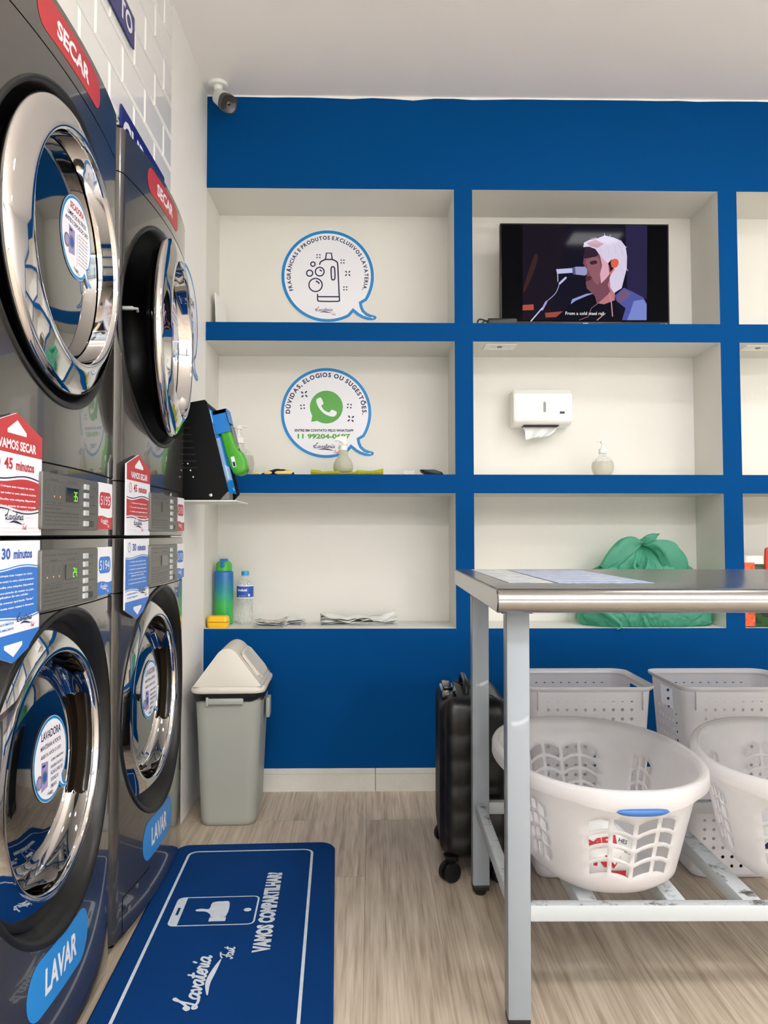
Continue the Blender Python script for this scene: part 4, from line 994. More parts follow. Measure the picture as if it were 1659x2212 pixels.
# ================================================================== TALL PERFORATED BASKETS
def tall_basket(x, y, label):
    t = thing('laundry_basket', label, 'laundry basket', (x, y, 0), 0, 'tall perforated baskets behind the table')
    H = .555; bx, by, tx, ty = .148, .118, .180, .148
    pf = perforated('white_perforated_front', (246, 244, 248), 0, .0265, .0046, .02, .515, -.135, .135); ps = perforated('white_perforated_side', (246, 244, 248), 1, .0265, .0055, .30, .48, -.085, .085)
    n = 8
    m = MB(); lv = [0, .005, .02, .1, .2, .3, .4, .47, .5, .53, .545]
    def ring(z, ins=0):
        k = z/.545; hx, hy = bx+(tx-bx)*k, by+(ty-by)*k; s = .018 if z == 0 else .006 if z == .005 else 0
        return [(a, b, z) for a, b in rrect(-hx+s+ins, hx-s-ins, -hy+s+ins, hy-s-ins, .035, n)]
    R = [[m.v(p) for p in ring(z)] for z in lv]; N = len(R[0])
    slot = {0: 'x+', 2: 'x-'}
    for i in range(len(R)-1):
        for j in range(N):
            # face groups: corner arcs use the front material; flats between arcs
            side = j % (n+1) == n; which = j//(n+1)   # which: 0 -> right flat, 1 -> back, 2 -> left, 3 -> front
            if side and which in (0, 2): 
                m.use(ps)
                if lv[i] in (.47, .5):   # hand grip openings in the middle of both ends
                    a, b, c, d = R[i][j], R[i][(j+1) % N], R[i+1][(j+1) % N], R[i+1][j]
                    q = [m.v(a.co.lerp(b.co, s)) for s in (.28, .72)]; w = [m.v(d.co.lerp(c.co, s)) for s in (.28, .72)]
                    m.f([a, q[0], w[0], d]); m.f([q[1], b, c, w[1]]); continue
            else: m.use(pf)
            m.f([R[i][j], R[i][(j+1) % N], R[i+1][(j+1) % N], R[i+1][j]])
    m.use(pf); m.f([v for v in reversed(R[0])])
    m.build('basket_body', t, 50)
    m = MB().use(M['basket_rim']); r0 = ring(.542); 
    def o(off, z): return [(a, b, z) for a, b in rrect(-tx-off, tx+off, -ty-off, ty+off, .035+off, n)]
    m.rings([o(-.001, .540), o(.010, .548), o(.013, .553), o(.012, .557), o(.004, .553), o(-.002, .545)]); m.build('rim', t, 60)
    for sx_ in (-1, 1): m = MB().use(M['basket_rim']); m.box(sx_*(tx-.030)-.0015, sx_*(tx-.030)+.0015, -ty-.007, -ty+.004, .49, .545, .0005); m.build('rim_rib', t, 0)
    return t
M['basket_rim'] = translucent('white_basket_rim', (236, 234, 238), .25, .3, .03)
tall_basket(.625, 2.405, 'tall white perforated laundry basket on the floor between suitcase and the other tall one')
tall_basket(1.075, 2.400, 'tall white perforated laundry basket on the floor, partly cut off at right')

# ================================================================== OVAL BASKETS
def oval_basket(x, y, rz, label, group='milky oval baskets on the table rails'):
    t = thing('laundry_basket', label, 'laundry basket', (x, y, RT+.001), rz, group)
    AX, AY, H = .203, .298, .252
    def rad(th, ax, ay, p=2.25):
        c, s = abs(cos(th)), abs(sin(th)); return ((c/ax)**p+(s/ay)**p)**(-1/p)
    def pt(th, z, off=0):
        k = z/H; w = sin(min(1, k*1.02)*pi/2)**.75 if k < 1 else 1
        # rounded bottom then steady flare
        kk = .48+.25*min(1, (k/.16))**.5+.27*k if k > 0 else .48
        kk = min(1, kk) if k < .999 else 1
        r = rad(th, AX*(kk if kk < 1 else 1), AY*kk)
        return ((r+off)*cos(th), (r+off)*sin(th), z)
    zones = [(-90, 20), (90, 20), (-40, 9), (40, 9), (-140, 9), (140, 9)]
    # angular grid lines: in each zone four openings separated by bars
    th = []; hole = {}
    marks = set(range(-180, 180, 3))
    spec = []
    for c, hw in zones:
        marks = {q for q in marks if not (c-hw-1.2 < (q if c < 170 else (q if q > 0 else q+360)) < c+hw+1.2)}
        n = 4 if hw > 15 else 3; w = 2*hw/n
        for k in range(n):
            a0 = c-hw+k*w+1.0; a1 = c-hw+(k+1)*w-1.0; spec.append((a0, a1, c, hw)); 
            for q in range(4): marks.add(round(a0+(a1-a0)*q/3, 3))
    marks = sorted(((q+180) % 360)-180 for q in marks); marks = [q for i, q in enumerate(marks) if i == 0 or q-marks[i-1] > .05]
    zl = [0, .002, .007, .014, .024, .04, .052] ; hz = []
    z = .060
    for k in range(4): zl += [z, z+.011, z+.022]; hz.append((z, z+.022)); z += .031
    zl += [.190, .205, .222, .236, H]; zl = sorted(set(round(q, 5) for q in zl))
    def arch(a, zc):
        f = 0
        for c, hw in zones:
            d = ((a-c+180) % 360)-180
            if abs(d) <= hw+.5:
                if hw > 15: u = (abs(d)-hw/2)/(hw/2); f = .016*(1-u*u)
                else: u = d/hw; f = .014*(1-u*u)
        win = max(0, min(1, (zc-.035)/.03))*max(0, min(1, (.205-zc)/.02)); return f*win
    def inhole(a, zc):
        if not any(p[0] < zc < p[1] for p in hz): return False
        for a0, a1, c, hw in spec:
            d0 = ((a-a0+180) % 360)-180; d1 = ((a-a1+180) % 360)-180
            if d0 > 0 and d1 < 0 and d1 > -40: return True
        return False
    m = MB().use(M['basket']); N = len(marks)
    R = [[m.v(pt(radians(a), min(H, zz+arch(a, zz)))) for a in marks] for zz in zl]
    for i in range(len(zl)-1):
        for j in range(N):
            a = marks[j]; b_ = marks[(j+1) % N]; b_ = b_ if b_ > a else b_+360
            if inhole((a+b_)/2, (zl[i]+zl[i+1])/2): continue
            m.f([R[i][j], R[i][(j+1) % N], R[i+1][(j+1) % N], R[i+1][j]])
    m.f(list(reversed(R[0])))
    bo = m.build('basket_body', t, 50)
    md = bo.modifiers.new('thickness', 'SOLIDIFY'); md.thickness = .0018; md.offset = 0
    m = MB().use(M['basket']); L = [radians(k*3) for k in range(120)]
    def rimr(off, z): return [((rad(a, AX, AY)+off)*cos(a), (rad(a, AX, AY)+off)*sin(a), z - (.012*max(0, 1-abs(abs(sin(a))-1)/.09) if z < H-.01 and off > .006 else 0)) for a in L]
    m.rings([rimr(-.001, H-.006), rimr(.001, H), rimr(.006, H+.002), rimr(.013, H+.001), rimr(.017, H-.005), rimr(.0175, H-.026), rimr(.0155, H-.028)]); m.build('rim', t, 60)
    for s_ in (-1, 1):
        m = MB().use(M['blue_handle']); yy = s_*(AY+.016)
        o = [(-.045+.09*k/24, 0) for k in range(25)]
        rings = []
        for k in range(25):
            u = -1+2*k/24; hw = .0075*sqrt(max(.02, 1-u**4)); xx = .050*u; yo = yy-s_*(.016*(u*u)*.5); rings.append([(xx, yo+s_*(.007*cos(q)), H-.036+hw*sin(q)*1.0) for q in [2*pi*w/12 for w in range(12)]])
        m.rings(rings, cap0=True, cap1=True); m.build('handle', t, 60)
    return t
oval_basket(.503, 1.802, radians(1.5), 'milky oval laundry basket with blue grip, holding a red lettered bag, nearest the table leg')
oval_basket(.962, 1.80, radians(-22), 'milky oval laundry basket cut off by the right edge of view')
# printed bags inside them
def crumple(name, label, cx, cy, z, hx, hy, hz, rz, art, group=None, mt=None, seed=0):
    m = MB().use(mt or M['paper']); n1, n2 = 36, 18
    def P(a, b):
        x, y, zz = hx*cos(a)*cos(b), hy*sin(a)*cos(b), hz*sin(b); v = Vector((x, y, zz))
        k = 1+.16*noise.noise(v*14+Vector((seed, 0, 0)))+.10*noise.noise(v*34+Vector((0, seed, 0))); return v*k
    R = [[m.v(P(2*pi*i/n1, -pi/2+pi*j/n2)+Vector((0, 0, hz))) for i in range(n1)] for j in range(1, n2)]
    for j in range(len(R)-1):
        for i in range(n1): m.f([R[j][i], R[j][(i+1) % n1], R[j+1][(i+1) % n1], R[j+1][i]])
    m.f(R[0][::-1]); m.f(R[-1])
    A = Art(); art(A); A.into(m, lambda a, b, c: (a, -hy*sqrt(max(.05, 1-(a/hx)**2*.9))*1.0-.004-c+.35*max(0, b-hz)*.3, b), [k*.01 for k in range(-12, 13)])
    o = m.build(name, None, 50, (cx, cy, z)); o.rotation_euler = (0, 0, rz); return tag(o, label, 'plastic bag', group)
def artb(A):
    A.text('EMPI', -.020, .088, .085, .020, M['red2'], .05, 'c', radians(8)); A.text('UNV', -.015, .052, .085, .024, M['red2'], .05, 'c', radians(-8)); A.text('HES', .035, .095, .022, .008, M['navy'], .02, 'c', radians(-25)); A.text('CLEAN', .050, .070, .03, .008, M['navy'], .02, 'c', radians(-30)); A.text('V', -.052, .020, .026, .024, M['navy'], .05); A.text('1', .020, .022, .040, .020, M['red2'], .05, 'c', radians(-6))
crumple('printed_bag', 'white crumpled bag with red and navy lettering inside the nearest oval basket', .482, 1.700, RT+.004, .082, .060, .062, radians(4), artb, None, None, 3)
def artc(A): A.text('AV', -.03, .060, .05, .030, M['navy'], .05, 'c', radians(-20)); A.text('7', -.01, .030, .025, .028, M['navy'], .05, 'c', radians(-20))
crumple('printed_bag', 'white crumpled bag with navy marks inside the oval basket at the right edge', .892, 1.70, RT+.004, .075, .055, .055, radians(-25), artc, None, None, 8)

# ================================================================== TELEVISION
YT = 3.17
tv = thing('television', 'black flat television showing a singer at a microphone, in the upper niche', 'television', (.868, YT, 1.8254))
TX0, TX1, TZ0, TZ1 = -.345, .345, .012, .4305
m = MB().use(M['black']); m.box(TX0, TX1, 0.0, .028, TZ0, TZ1, .002); m.box(TX0+.08, TX1-.08, .028, .060, TZ0+.03, TZ1-.12, .008)
m.box(TX0+.003, TX1-.003, -.003, 0, TZ0, TZ0+.013, .001); m.build('housing', tv, 40)
for s_ in (-1, 1): m = MB().use(M['black']); m.box(s_*.2-.012, s_*.2+.012, -.04, .08, 0, .006, .002); m.box(s_*.2-.008, s_*.2+.008, .004, .02, .004, .03, .002); m.build('stand_foot', tv, 40)
_em = {}
def scr(rgb, es=.9):
    if rgb not in _em:
        mm = mat('screen_%d_%d_%d' % rgb, (4, 4, 5), .06, coat=0, emis=rgb, es=es, spec=.03); _em[rgb] = mm
    return _em[rgb]
sc_x0, sc_x1, sc_z0, sc_z1 = TX0+.006, TX1-.006, TZ0+.016, TZ1-.006
m = MB(); A = Art(.00008); A.rect(sc_x0, sc_x1, sc_z0, sc_z1, scr((5, 5, 8))); A.up()
o_ = Vector((.868, YT, 1.8254))
def q(zx, zy): p = at(1020+zx/2.596, 400+zy/2.596, YT-.001)-o_; return (p.x, p.z)
def pg(L, c, sm=0): A.poly([q(*p) for p in (catmull(L, 3, True) if sm else L)], scr(c)); A.up()
pg([(283, 222), (982, 222), (979, 757), (283, 757)], (20, 18, 34))
pg([(283, 222), (520, 222), (500, 500), (440, 757), (283, 757)], (26, 20, 32)); pg([(860, 222), (982, 222), (980, 640), (870, 600)], (44, 38, 74), 0)
pg([(350, 390), (368, 400), (352, 470), (300, 590), (284, 590), (310, 500)], (62, 36, 36), 1)
pg([(283, 672), (344, 668), (346, 700), (283, 702)], (186, 84, 66)); pg([(408, 716), (520, 706), (520, 738), (412, 742)], (160, 80, 66))
pg([(450, 757), (530, 690), (560, 640), (640, 608), (690, 603), (800, 650), (850, 757)], (14, 14, 28))
pg([(800, 620), (850, 575), (900, 598), (960, 630), (979, 665), (978, 757), (840, 757), (860, 690), (810, 650)], (84, 92, 168)); pg([(830, 600), (862, 590), (890, 612), (860, 640), (830, 660), (812, 640)], (120, 92, 130), 1); pg([(905, 650), (960, 640), (978, 670), (978, 757), (868, 757), (890, 700)], (128, 142, 214)); pg([(560, 640), (640, 609), (690, 604), (640, 622), (580, 648), (552, 668)], (150, 160, 214))
pg([(690, 600), (760, 500), (800, 600), (800, 645), (740, 668), (700, 662)], (196, 128, 132))
pg([(632, 360), (660, 345), (700, 360), (730, 402), (755, 432), (772, 455), (778, 500), (760, 560), (775, 600), (700, 668), (688, 622), (642, 578), (636, 545), (652, 520), (640, 505), (646, 480), (622, 440), (626, 400)], (126, 78, 92), 0)
pg([(630, 362), (660, 346), (702, 358), (706, 392), (690, 402), (626, 412)], (52, 34, 52)); pg([(640, 420), (690, 402), (716, 425), (720, 520), (700, 560), (660, 500), (640, 448)], (150, 96, 108), 1); pg([(660, 430), (692, 422), (700, 438), (668, 446)], (66, 40, 54), 1); pg([(636, 515), (668, 512), (664, 530), (640, 538)], (86, 44, 56), 1)
pg([(622, 348), (628, 322), (660, 306), (700, 300), (742, 282), (792, 294), (835, 312), (860, 345), (868, 400), (866, 470), (850, 530), (838, 578), (795, 605), (775, 575), (770, 520), (790, 470), (815, 440), (800, 415), (780, 418), (760, 440), (745, 425), (715, 392), (690, 358), (656, 345)], (226, 216, 240), 0); [A.stroke([q(a, b), q(a+c, b+d)], .0016, scr((240, 234, 250))) for a, b, c, d in ((640, 330, -14, -4), (700, 302, -12, -10), (745, 284, -6, -14), (770, 288, 6, -10), (855, 350, 12, -4), (866, 470, 8, 10), (690, 300, -24, -2))]; A.up(); [A.stroke(catmull([q(a, b), q(a+20, b+30), q(a+26, b+70)], 4), .0012, scr((198, 180, 214))) for a, b in ((740, 320), (780, 316), (815, 330), (836, 370), (822, 440), (700, 330))]; A.up()
pg([(715, 392), (745, 425), (762, 440), (770, 500), (745, 530), (722, 552), (716, 500), (728, 450)], (232, 176, 196), 0); pg([(640, 325), (690, 306), (740, 330), (700, 352), (660, 342)], (206, 160, 176), 0)
pg([(778, 425), (800, 413), (820, 425), (815, 455), (795, 465), (780, 455)], (236, 104, 70), 1); pg([(765, 500), (792, 466), (800, 470), (780, 500)], (226, 120, 110))
A.stroke([q(478, 478), q(480, 540)], .0036, scr((190, 190, 236))); A.up(); A.stroke([q(524, 520), q(490, 552)], .0085, scr((196, 196, 240))); A.up()
A.stroke(catmull([q(490, 550), q(468, 605), q(420, 650)], 4), .0026, scr((186, 186, 236))); A.stroke([q(415, 655), q(392, 698)], .0085, scr((170, 160, 224))); A.stroke([q(392, 690), q(330, 762)], .0050, scr((202, 206, 246))); A.up()
pg([(470, 472), (560, 466), (562, 492), (476, 498)], (198, 200, 240)); pg([(560, 466), (580, 458), (632, 458), (644, 472), (644, 495), (632, 508), (582, 502), (560, 492)], (158, 160, 208)); pg([(560, 462), (576, 460), (580, 504), (564, 500)], (92, 92, 140))
A.stroke([q(768, 605), q(780, 660), q(786, 735)], .0045, scr((206, 150, 168))); A.stroke([q(745, 720), q(700, 757)], .0035, scr((220, 160, 150))); A.stroke([q(600, 757), q(650, 738), q(668, 690), q(712, 658)], .0022, scr((170, 120, 130))); A.up()
z_ = q(630, 729); A.text('From a cold steel rail', z_[0], z_[1], .156, .0135, scr((250, 250, 250)), .01, 'c')
A.into(m, lambda a, b, c: (a, -.0004-c, b)); m.build('screen', tv, 0)
A = Art(); m = MB(); A.text('AOC', .0, TZ0+.0035, .022, .007, M['whitegloss'], .04); A.text('Roku TV', TX1-.024, TZ0+.004, .026, .005, M['whitegloss'], .02); A.into(m, lambda a, b, c: (a, -.0034-c, b)); m.build('bezel_lettering', tv, 0)
# streaming box beside it
bx = thing('set_top_box', 'small flat black box with a looped cable in front of the television', 'set-top box', (.523, 3.122, 1.8256))
m = MB().use(M['black']); m.box(-.060, .056, -.022, .022, 0, .022, .004); m.build('box', bx, 40)
m = MB().use(M['rubber']); m.tube(catmull([(-.058, .005, .012), (-.075, .0, .020), (-.094, -.004, .020), (-.100, -.004, .0045), (-.085, -.002, .0035), (-.068, .004, .018), (-.055, .01, .012)], 6), .003, 8); m.build('cable', bx, 50)
# leaning white board in the first niche
m = MB().use(M['white']); m.box(-.0015, .0015, -.075, .075, 0, .142); o = m.build('leaning_board', None, 0, (-.618, 3.255, 1.8262)); o.rotation_euler = (0, radians(-2.5), radians(-6)); tag(o, 'thin white board leaning in the left end of the top left niche', 'board')

# ================================================================== TOWEL DISPENSER
dp = thing('towel_dispenser', 'white paper towel dispenser on the niche back wall with a sheet hanging out', 'paper towel dispenser', (.714, YN, 1.445))
m = MB().use(M['white']); hx, dd, hh = .122, .108, .152
sec = [(0, .0), (-.02, 0), (-.078, .0), (-.098, .010), (-.108, .032), (-.108, hh-.030), (-.104, hh-.020), (-.082, hh), (0, hh)]
sm = catmull(sec[2:8], 4); sec = sec[:2]+sm+[sec[-1]]
rgs = [[(x, (y+.05)*k-.05 if k < 1 else y, (z-.07)*k+.07 if k < 1 else z) for y, z in sec] for x, k in ((-hx, .93), (-hx+.006, .985), (-hx+.012, 1), (hx-.012, 1), (hx-.006, .985), (hx, .93))]
m.rings(rgs, close=True, cap0=True, cap1=True)
m.build('casing', dp, 30)
A = Art(); m = MB(); A.poly(rrect(-.0095, .0095, .050, .100, .009, 6), M['white']); A.up(); A.poly(rrect(-.0055, .0055, .053, .097, .0054, 6), M['greylid']); A.into(m, lambda a, b, c: (a+.006, -.1105-c*2, b)); m.build('level_window', dp, 0)
A = Art(); m = MB(); A.rect(.067, .091, .045, .0585, M['white']); A.up(); A.rect(.069, .089, .047, .0565, M['black']); A.up(); A.text('COMPACTA', .079, .0505, .016, .003, M['grey_text'], .01); A.into(m, lambda a, b, c: (a, -.1105-c, b)); m.build('brand_label', dp, 0)
m = MB().use(M['blackm']); m.box(-.078, .070, -.090, -.040, -.0015, .002); m.build('slot', dp, 0)
m = MB().use(M['tissue']); R = []
for i in range(9):
    t = i/8; wl = -.078+.014*t+.004*sin(t*5); wr = .070-.022*t-.018*t*t; R.append([(wl+(wr-wl)*k/24, -.060-.012*sin(k*.6+t*2)*t-.016*t, -.001-.052*t+.010*t*sin(pi*k/24+.4)-.012*t*(1-k/24)+.016*t*t*(k/24)**3) for k in range(25)])
m.rings(R, close=False); po = m.build('towel_sheet', dp, 60); md = po.modifiers.new('thickness', 'SOLIDIFY'); md.thickness = .0008

# ================================================================== BOTTLES
def pump_bottle(x, y, z, label, s=1.0, rot=0):
    t = thing('soap_pump_bottle', label, 'soap bottle', (x, y, z), rot); pr = [(0, .0), (.028, .0), (.036, .006), (.044, .022), (.0465, .042), (.044, .060), (.034, .076), (.020, .084), (.0155, .088), (.0155, .096), (.0175, .0965), (.0175, .0985), (.0145, .099), (.0145, .103)]
    m = MB().use(M['bottle_clear']); m.lathe([(a*s, b*s) for a, b in pr], n=40); m.build('bottle', t, 60)
    m = MB().use(M['gel']); m.lathe([(0, .002*s), (.027*s, .0025*s), (.035*s, .007*s), (.0428*s, .023*s), (.0452*s, .042*s), (.0435*s, .056*s), (.0400*s, .062*s), (0, .062*s)], n=40); m.build('liquid', t, 60)
    m = MB().use(M['white']); m.lathe([(0, .098*s), (.0165*s, .098*s), (.0165*s, .114*s), (.012*s, .118*s), (.008*s, .119*s), (.006*s, .124*s), (.0045*s, .126*s), (.0045*s, .142*s), (0, .142*s)], n=28); m.build('collar', t, 40)
    m = MB().use(M['white']); m.lathe([(0, .140*s), (.0095*s, .140*s), (.0095*s, .149*s), (.006*s, .152*s), (0, .152*s)], n=24); m.tube(catmull([(0, 0, .148*s), (-.012*s, 0, .1495*s), (-.025*s, 0, .147*s)], 4), .0032*s, 8); m.build('nozzle', t, 50)
    m = MB().use(M['white']); m.cyl(.0025*s, .01*s, .1*s, (0, 0, 0), 'z', 8); m.build('dip_tube', t, 40); return t
M['bottle_clear'] = translucent('clear_thin_plastic', (236, 238, 234), .2, .06, .72)
ZS = [1.8256, 1.2261, .6237]
pump_bottle(.942, 3.195, ZS[1], 'clear ball shaped soap bottle with white pump in the niche right of the towel dispenser', .97)
pump_bottle(-.548, 3.265, ZS[1], 'clear soap bottle with white pump standing behind the green card reader', 1.42, radians(180))
# folded cloth, spray bottle on it
t = MB().use(M['olive']); R = []
for i in range(40):
    x = -.143+.286*i/39; h = .014+.008*noise.noise((x*14, 1, 0))+(.006 if x < -.10 else 0)+(.010*max(0, (x-.05)/.09)) - (.006 if -.03 < x < .04 else 0)
    sec = [(-.045, .0005), (-.052, h*.5), (-.045, h), (0, h+.001), (.045, h), (.052, h*.5), (.045, .0005)]; R.append([(x, y*(1+.06*noise.noise((x*20, y*9, 2))), z) for y, z in sec])
t.rings(R, close=True, cap0=True, cap1=True); tag(t.build('cleaning_cloth', None, 60, (-.095, 3.158, ZS[1])), 'folded yellow green cleaning cloth under the spray bottle', 'cloth')
sp = thing('spray_bottle', 'frosted spray bottle with white trigger head, standing on the yellow green cloth', 'spray bottle', (-.112, 3.165, ZS[1]+.0125))
m = MB().use(M['frost']); m.lathe([(0, 0), (.030, 0), (.037, .004), (.040, .018), (.0385, .034), (.030, .052), (.021, .062), (.0175, .072), (.0172, .088), (.0172, .090), (0, .090)], n=40); m.build('bottle', sp, 60)
m = MB().use(M['gel']); m.lathe([(0, .002), (.029, .002), (.0358, .006), (.0388, .018), (.0368, .036), (0, .036)], n=40); m.build('liquid', sp, 60)
m = MB().use(M['white']); m.lathe([(0, .088), (.0165, .088), (.0165, .108), (.013, .110), (0, .110)], n=28); m.build('collar', sp, 40)
m = MB().use(M['white']); hd = [(-.034, .126), (-.030, .140), (-.010, .1455), (.014, .1445), (.016, .112), (.004, .110), (-.006, .122), (-.022, .128)]
a_ = [m.v((x, -.010, z)) for x, z in hd]; b_ = [m.v((x, .010, z)) for x, z in hd]; m.f(a_); m.f(b_[::-1])
for i in range(len(hd)): m.f([a_[i], a_[(i+1) % 8], b_[(i+1) % 8], b_[i]])
m.build('spray_head', sp, 30)
m = MB().use(M['white']); m.tube(catmull([(-.006, 0, .128), (-.014, 0, .116), (-.018, 0, .104), (-.026, 0, .094)], 4), .0042, 8); m.build('trigger', sp, 50)
# glove, clear lid, black tray
g = thing('work_glove', 'crumpled black and yellow glove lying behind the card reader on the niche shelf', 'glove', (-.375, 3.150, ZS[1]))
m = MB().use(mat('black_knit', (28, 24, 26), .95, bump=.8, bscale=300)); R = []
for i in range(20): x = -.058+.125*i/19; h = .024*sin(pi*min(1, (i+1.5)/12)*.55)*(1 if i < 14 else 1-.09*(i-13)); R.append([(x, .030*cos(a), .0005+max(.001, h)*(.5+.5*sin(a))*(1+.15*noise.noise((x*50, a, 0)))) for a in [2*pi*k/14 for k in range(14)]])
m.rings(R, cap0=True, cap1=True); m.build('cuff', g, 60)
my = mat('pale_yellow_rubber', (232, 196, 104), .6, var=.05)
for fx, fy, fl, fh in ((-.078, -.032, .030, .0055), (-.032, -.040, .034, .0065), (.020, -.038, .050, .007), (.045, -.030, .040, .0085), (-.140, -.02, .026, .006)):
    m = MB().use(my); m.tube([(fx-fl/2+fl*k/6, fy, fh+.0006) for k in range(7)], [fh*sqrt(max(.05, 1-(-1+2*k/6)**4)) for k in range(7)], 10); m.build('finger', g, 60)
m = MB().use(M['bottle_clear']); m.rings([[(a, b, 0) for a, b in rrect(-.02, .02, -.028, .028, .006, 3)], [(a-.004, b, .018) for a, b in rrect(-.026, .026, -.032, .032, .007, 3)]], cap0=True); tag(m.build('clear_lid', None, 40, (.152, 3.145, ZS[1])), 'small clear plastic tray beside the black one on the niche shelf', 'tray')
m = MB().use(M['black']); m.rings([[(a+.018, b, 0) for a, b in rrect(-.034, .034, -.028, .028, .010, 4)], [(a, b, .012) for a, b in rrect(-.038, .044, -.034, .034, .014, 4)], [(a-.012, b, .021) for a, b in rrect(-.032, .028, -.034, .034, .014, 4)], [(a-.012, b, .0215) for a, b in rrect(-.028, .024, -.030, .030, .012, 4)]], cap0=True, cap1=True); tag(m.build('dustpan_scoop', None, 40, (.238, 3.150, ZS[1])), 'small glossy black scoop lying at the right end of the niche shelf', 'scoop')

# green-blue sports bottle
sb = thing('sports_bottle', 'tall sports bottle fading from blue to green with green flip lid, in lower left niche', 'bottle', (-.604, 3.262, ZS[2]))
gm_ = gradient_mat('blue_to_green_plastic', [(0, (52, 172, 62)), (.35, (60, 176, 78)), (.62, (34, 140, 150)), (.85, (24, 108, 176)), (1, (28, 112, 180))], 0, .225, .35)
m = MB().use(gm_); m.lathe([(0, 0), (.032, 0), (.0365, .003), (.038, .012), (.038, .100), (.0385, .105), (.0385, .210), (.036, .216), (.030, .219), (0, .219)], n=40); 
m.T = Matrix.Translation((0, 0, 0)); A = Art(); A.text('TIME TO DRINK', 0, 0, .09, .009, M['whitegloss'], .0)
for flat, fs, mm, lay in A.el: 
    m.use(M['cap_blue']); mp = [m.v((.0387*sin(.55+y*26), -.0387*cos(.55+y*26), .075+x)) for x, y in flat]
    for f_ in fs: m.f([mp[i] for i in f_])
m.build('bottle_body', sb, 45)
m = MB().use(M['lime_lid'] if 'lime_lid' in M else mat('green_lid_plastic', (74, 176, 70), .35)); m.lathe([(0, .218), (.033, .218), (.0335, .226), (.032, .246), (.024, .256), (.012, .258), (0, .258)], n=36); m.build('lid', sb, 40)
m = MB().use(M['holder']); m.box(-.016, .016, -.014, .014, .252, .267, .004); m.box(-.008, .008, -.037, -.030, .232, .256, .003); m.build('flip_cap', sb, 40)
# water bottle
wb = thing('water_bottle', 'clear plastic water bottle with light blue cap and blue label, in lower left niche', 'bottle', (-.518, 3.272, ZS[2]))
pr = [(0, .003), (.020, 0), (.030, .002), (.0325, .008), (.032, .02)] + [(.0325-.0012*(k % 2), .03+.009*k) for k in range(9)] + [(.0335, .112), (.0335, .158), (.0325, .162), (.030, .172), (.022, .186), (.0145, .196), (.0135, .200)]
m = MB().use(M['bottle_clear']); m.lathe(pr, n=40); m.build('bottle_body', wb, 50)
m = MB().use(M['cap_blue']); m.lathe([(0, .198), (.0155, .198), (.0158, .214), (.0145, .216), (0, .216)], n=30); m.build('cap', wb, 40)
m = MB().use(M['whitegloss']); m.lathe([(.0338, .106), (.0340, .1065), (.0340, .1585), (.0338, .159)], n=48); m.use(M['royal']); m.lathe([(.0342, .110), (.0342, .155)], n=48)
A = Art(.0002); A.text('Indaiá', 0, .135, .042, .010, M['whitegloss'], .03, 'c', 0, .25); A.rect(-.020, .010, .124, .130, M['green']); A.text('água mineral', 0, .114, .03, .004, M['whitegloss'], .01); A.rect(.026, .034, .114, .124, M['whitegloss'])
for flat, fs, mm, lay in A.el:
    m.use(mm); mp = [m.v((.0344*sin(x/.034-.25), -.0344*cos(x/.034-.25), y)) for x, y in flat]
    for f_ in fs: m.f([mp[i] for i in f_])
m.build('label_wrap', wb, 45)
# yellow case
yc = thing('yellow_case', 'small yellow plastic case with dark seam at the left front of the lower niche', 'case', (-.602, 3.140, ZS[2]))
def yr(z, k): return [(a*k, b*k, z) for a, b in rrect(-.042, .042, -.028, .028, .014, 6)]
m = MB().use(M['yellow']); m.rings([yr(0, .86), yr(.004, .95), yr(.018, 1), yr(.0225, 1)], cap0=True, cap1=True); m.build('case_base', yc, 50)
m = MB().use(M['yellow']); m.rings([yr(.0245, 1), yr(.030, 1), yr(.040, .95), yr(.046, .86), yr(.047, .80)], cap0=True, cap1=True); m.build('case_lid', yc, 50)
m = MB().use(M['blackm']); m.rings([yr(.0224, .97), yr(.0246, .97)], cap0=True, cap1=True); m.build('seam', yc, 0)
# papers
M['newsprint'] = voronoi_mat('printed_newspaper', [(0, (214, 208, 196)), (.5, (190, 184, 176)), (.56, (96, 92, 92)), (.6, (226, 222, 212)), (.68, (150, 130, 116))], 34, .8)
def folded(name, label, x, y, z, w, d, h, rz, mt, layers=4, cat='paper', curl=.5, seed=0, group=None):
    t = MB()
    for L in range(layers):
        t.use(mt if L == layers-1 else M['paper']); R0, R1 = [], []; dxl = .004*noise.noise((L*3.1, seed, 0))
        for i in range(11):
            row = []
            for j in range(15):
                a, b = -w/2+w*j/14, -d/2+d*i/10; zz = h*(L+.3)/layers*(1+curl*noise.noise((a*16+seed, b*16, L*.6)))+curl*h*.7*max(0, abs(a)/(w/2)-.6)*(L/layers)
                row.append((a+dxl, b+dxl*.5, max(.0004+.0003*L, zz)))
            R0.append(row)
        t.rings(R0, close=False)
    o = t.build(name, None, 50, (x, y, z), weld=False); o.rotation_euler = (0, 0, rz); md = o.modifiers.new('thickness', 'SOLIDIFY'); md.thickness = .0005; md.offset = 1
    return tag(o, label, cat, group)
folded('folded_newspaper', 'folded printed newspaper at the front edge of the lower left niche', -.395, 3.168, ZS[2], .125, .085, .026, radians(-8), M['newsprint'], 5, 'newspaper', .6, 1)
folded('paper_pad', 'small stack of plain papers beside the folded newspaper', -.318, 3.255, ZS[2], .098, .075, .022, radians(-14), M['paper'], 4, 'papers', .6, 5)
folded('plastic_sheet', 'crumpled white sheets lying flat in the lower left niche', -.050, 3.255, ZS[2], .310, .105, .030, radians(3), M['tissue'], 6, 'sheets', 1.0, 9)

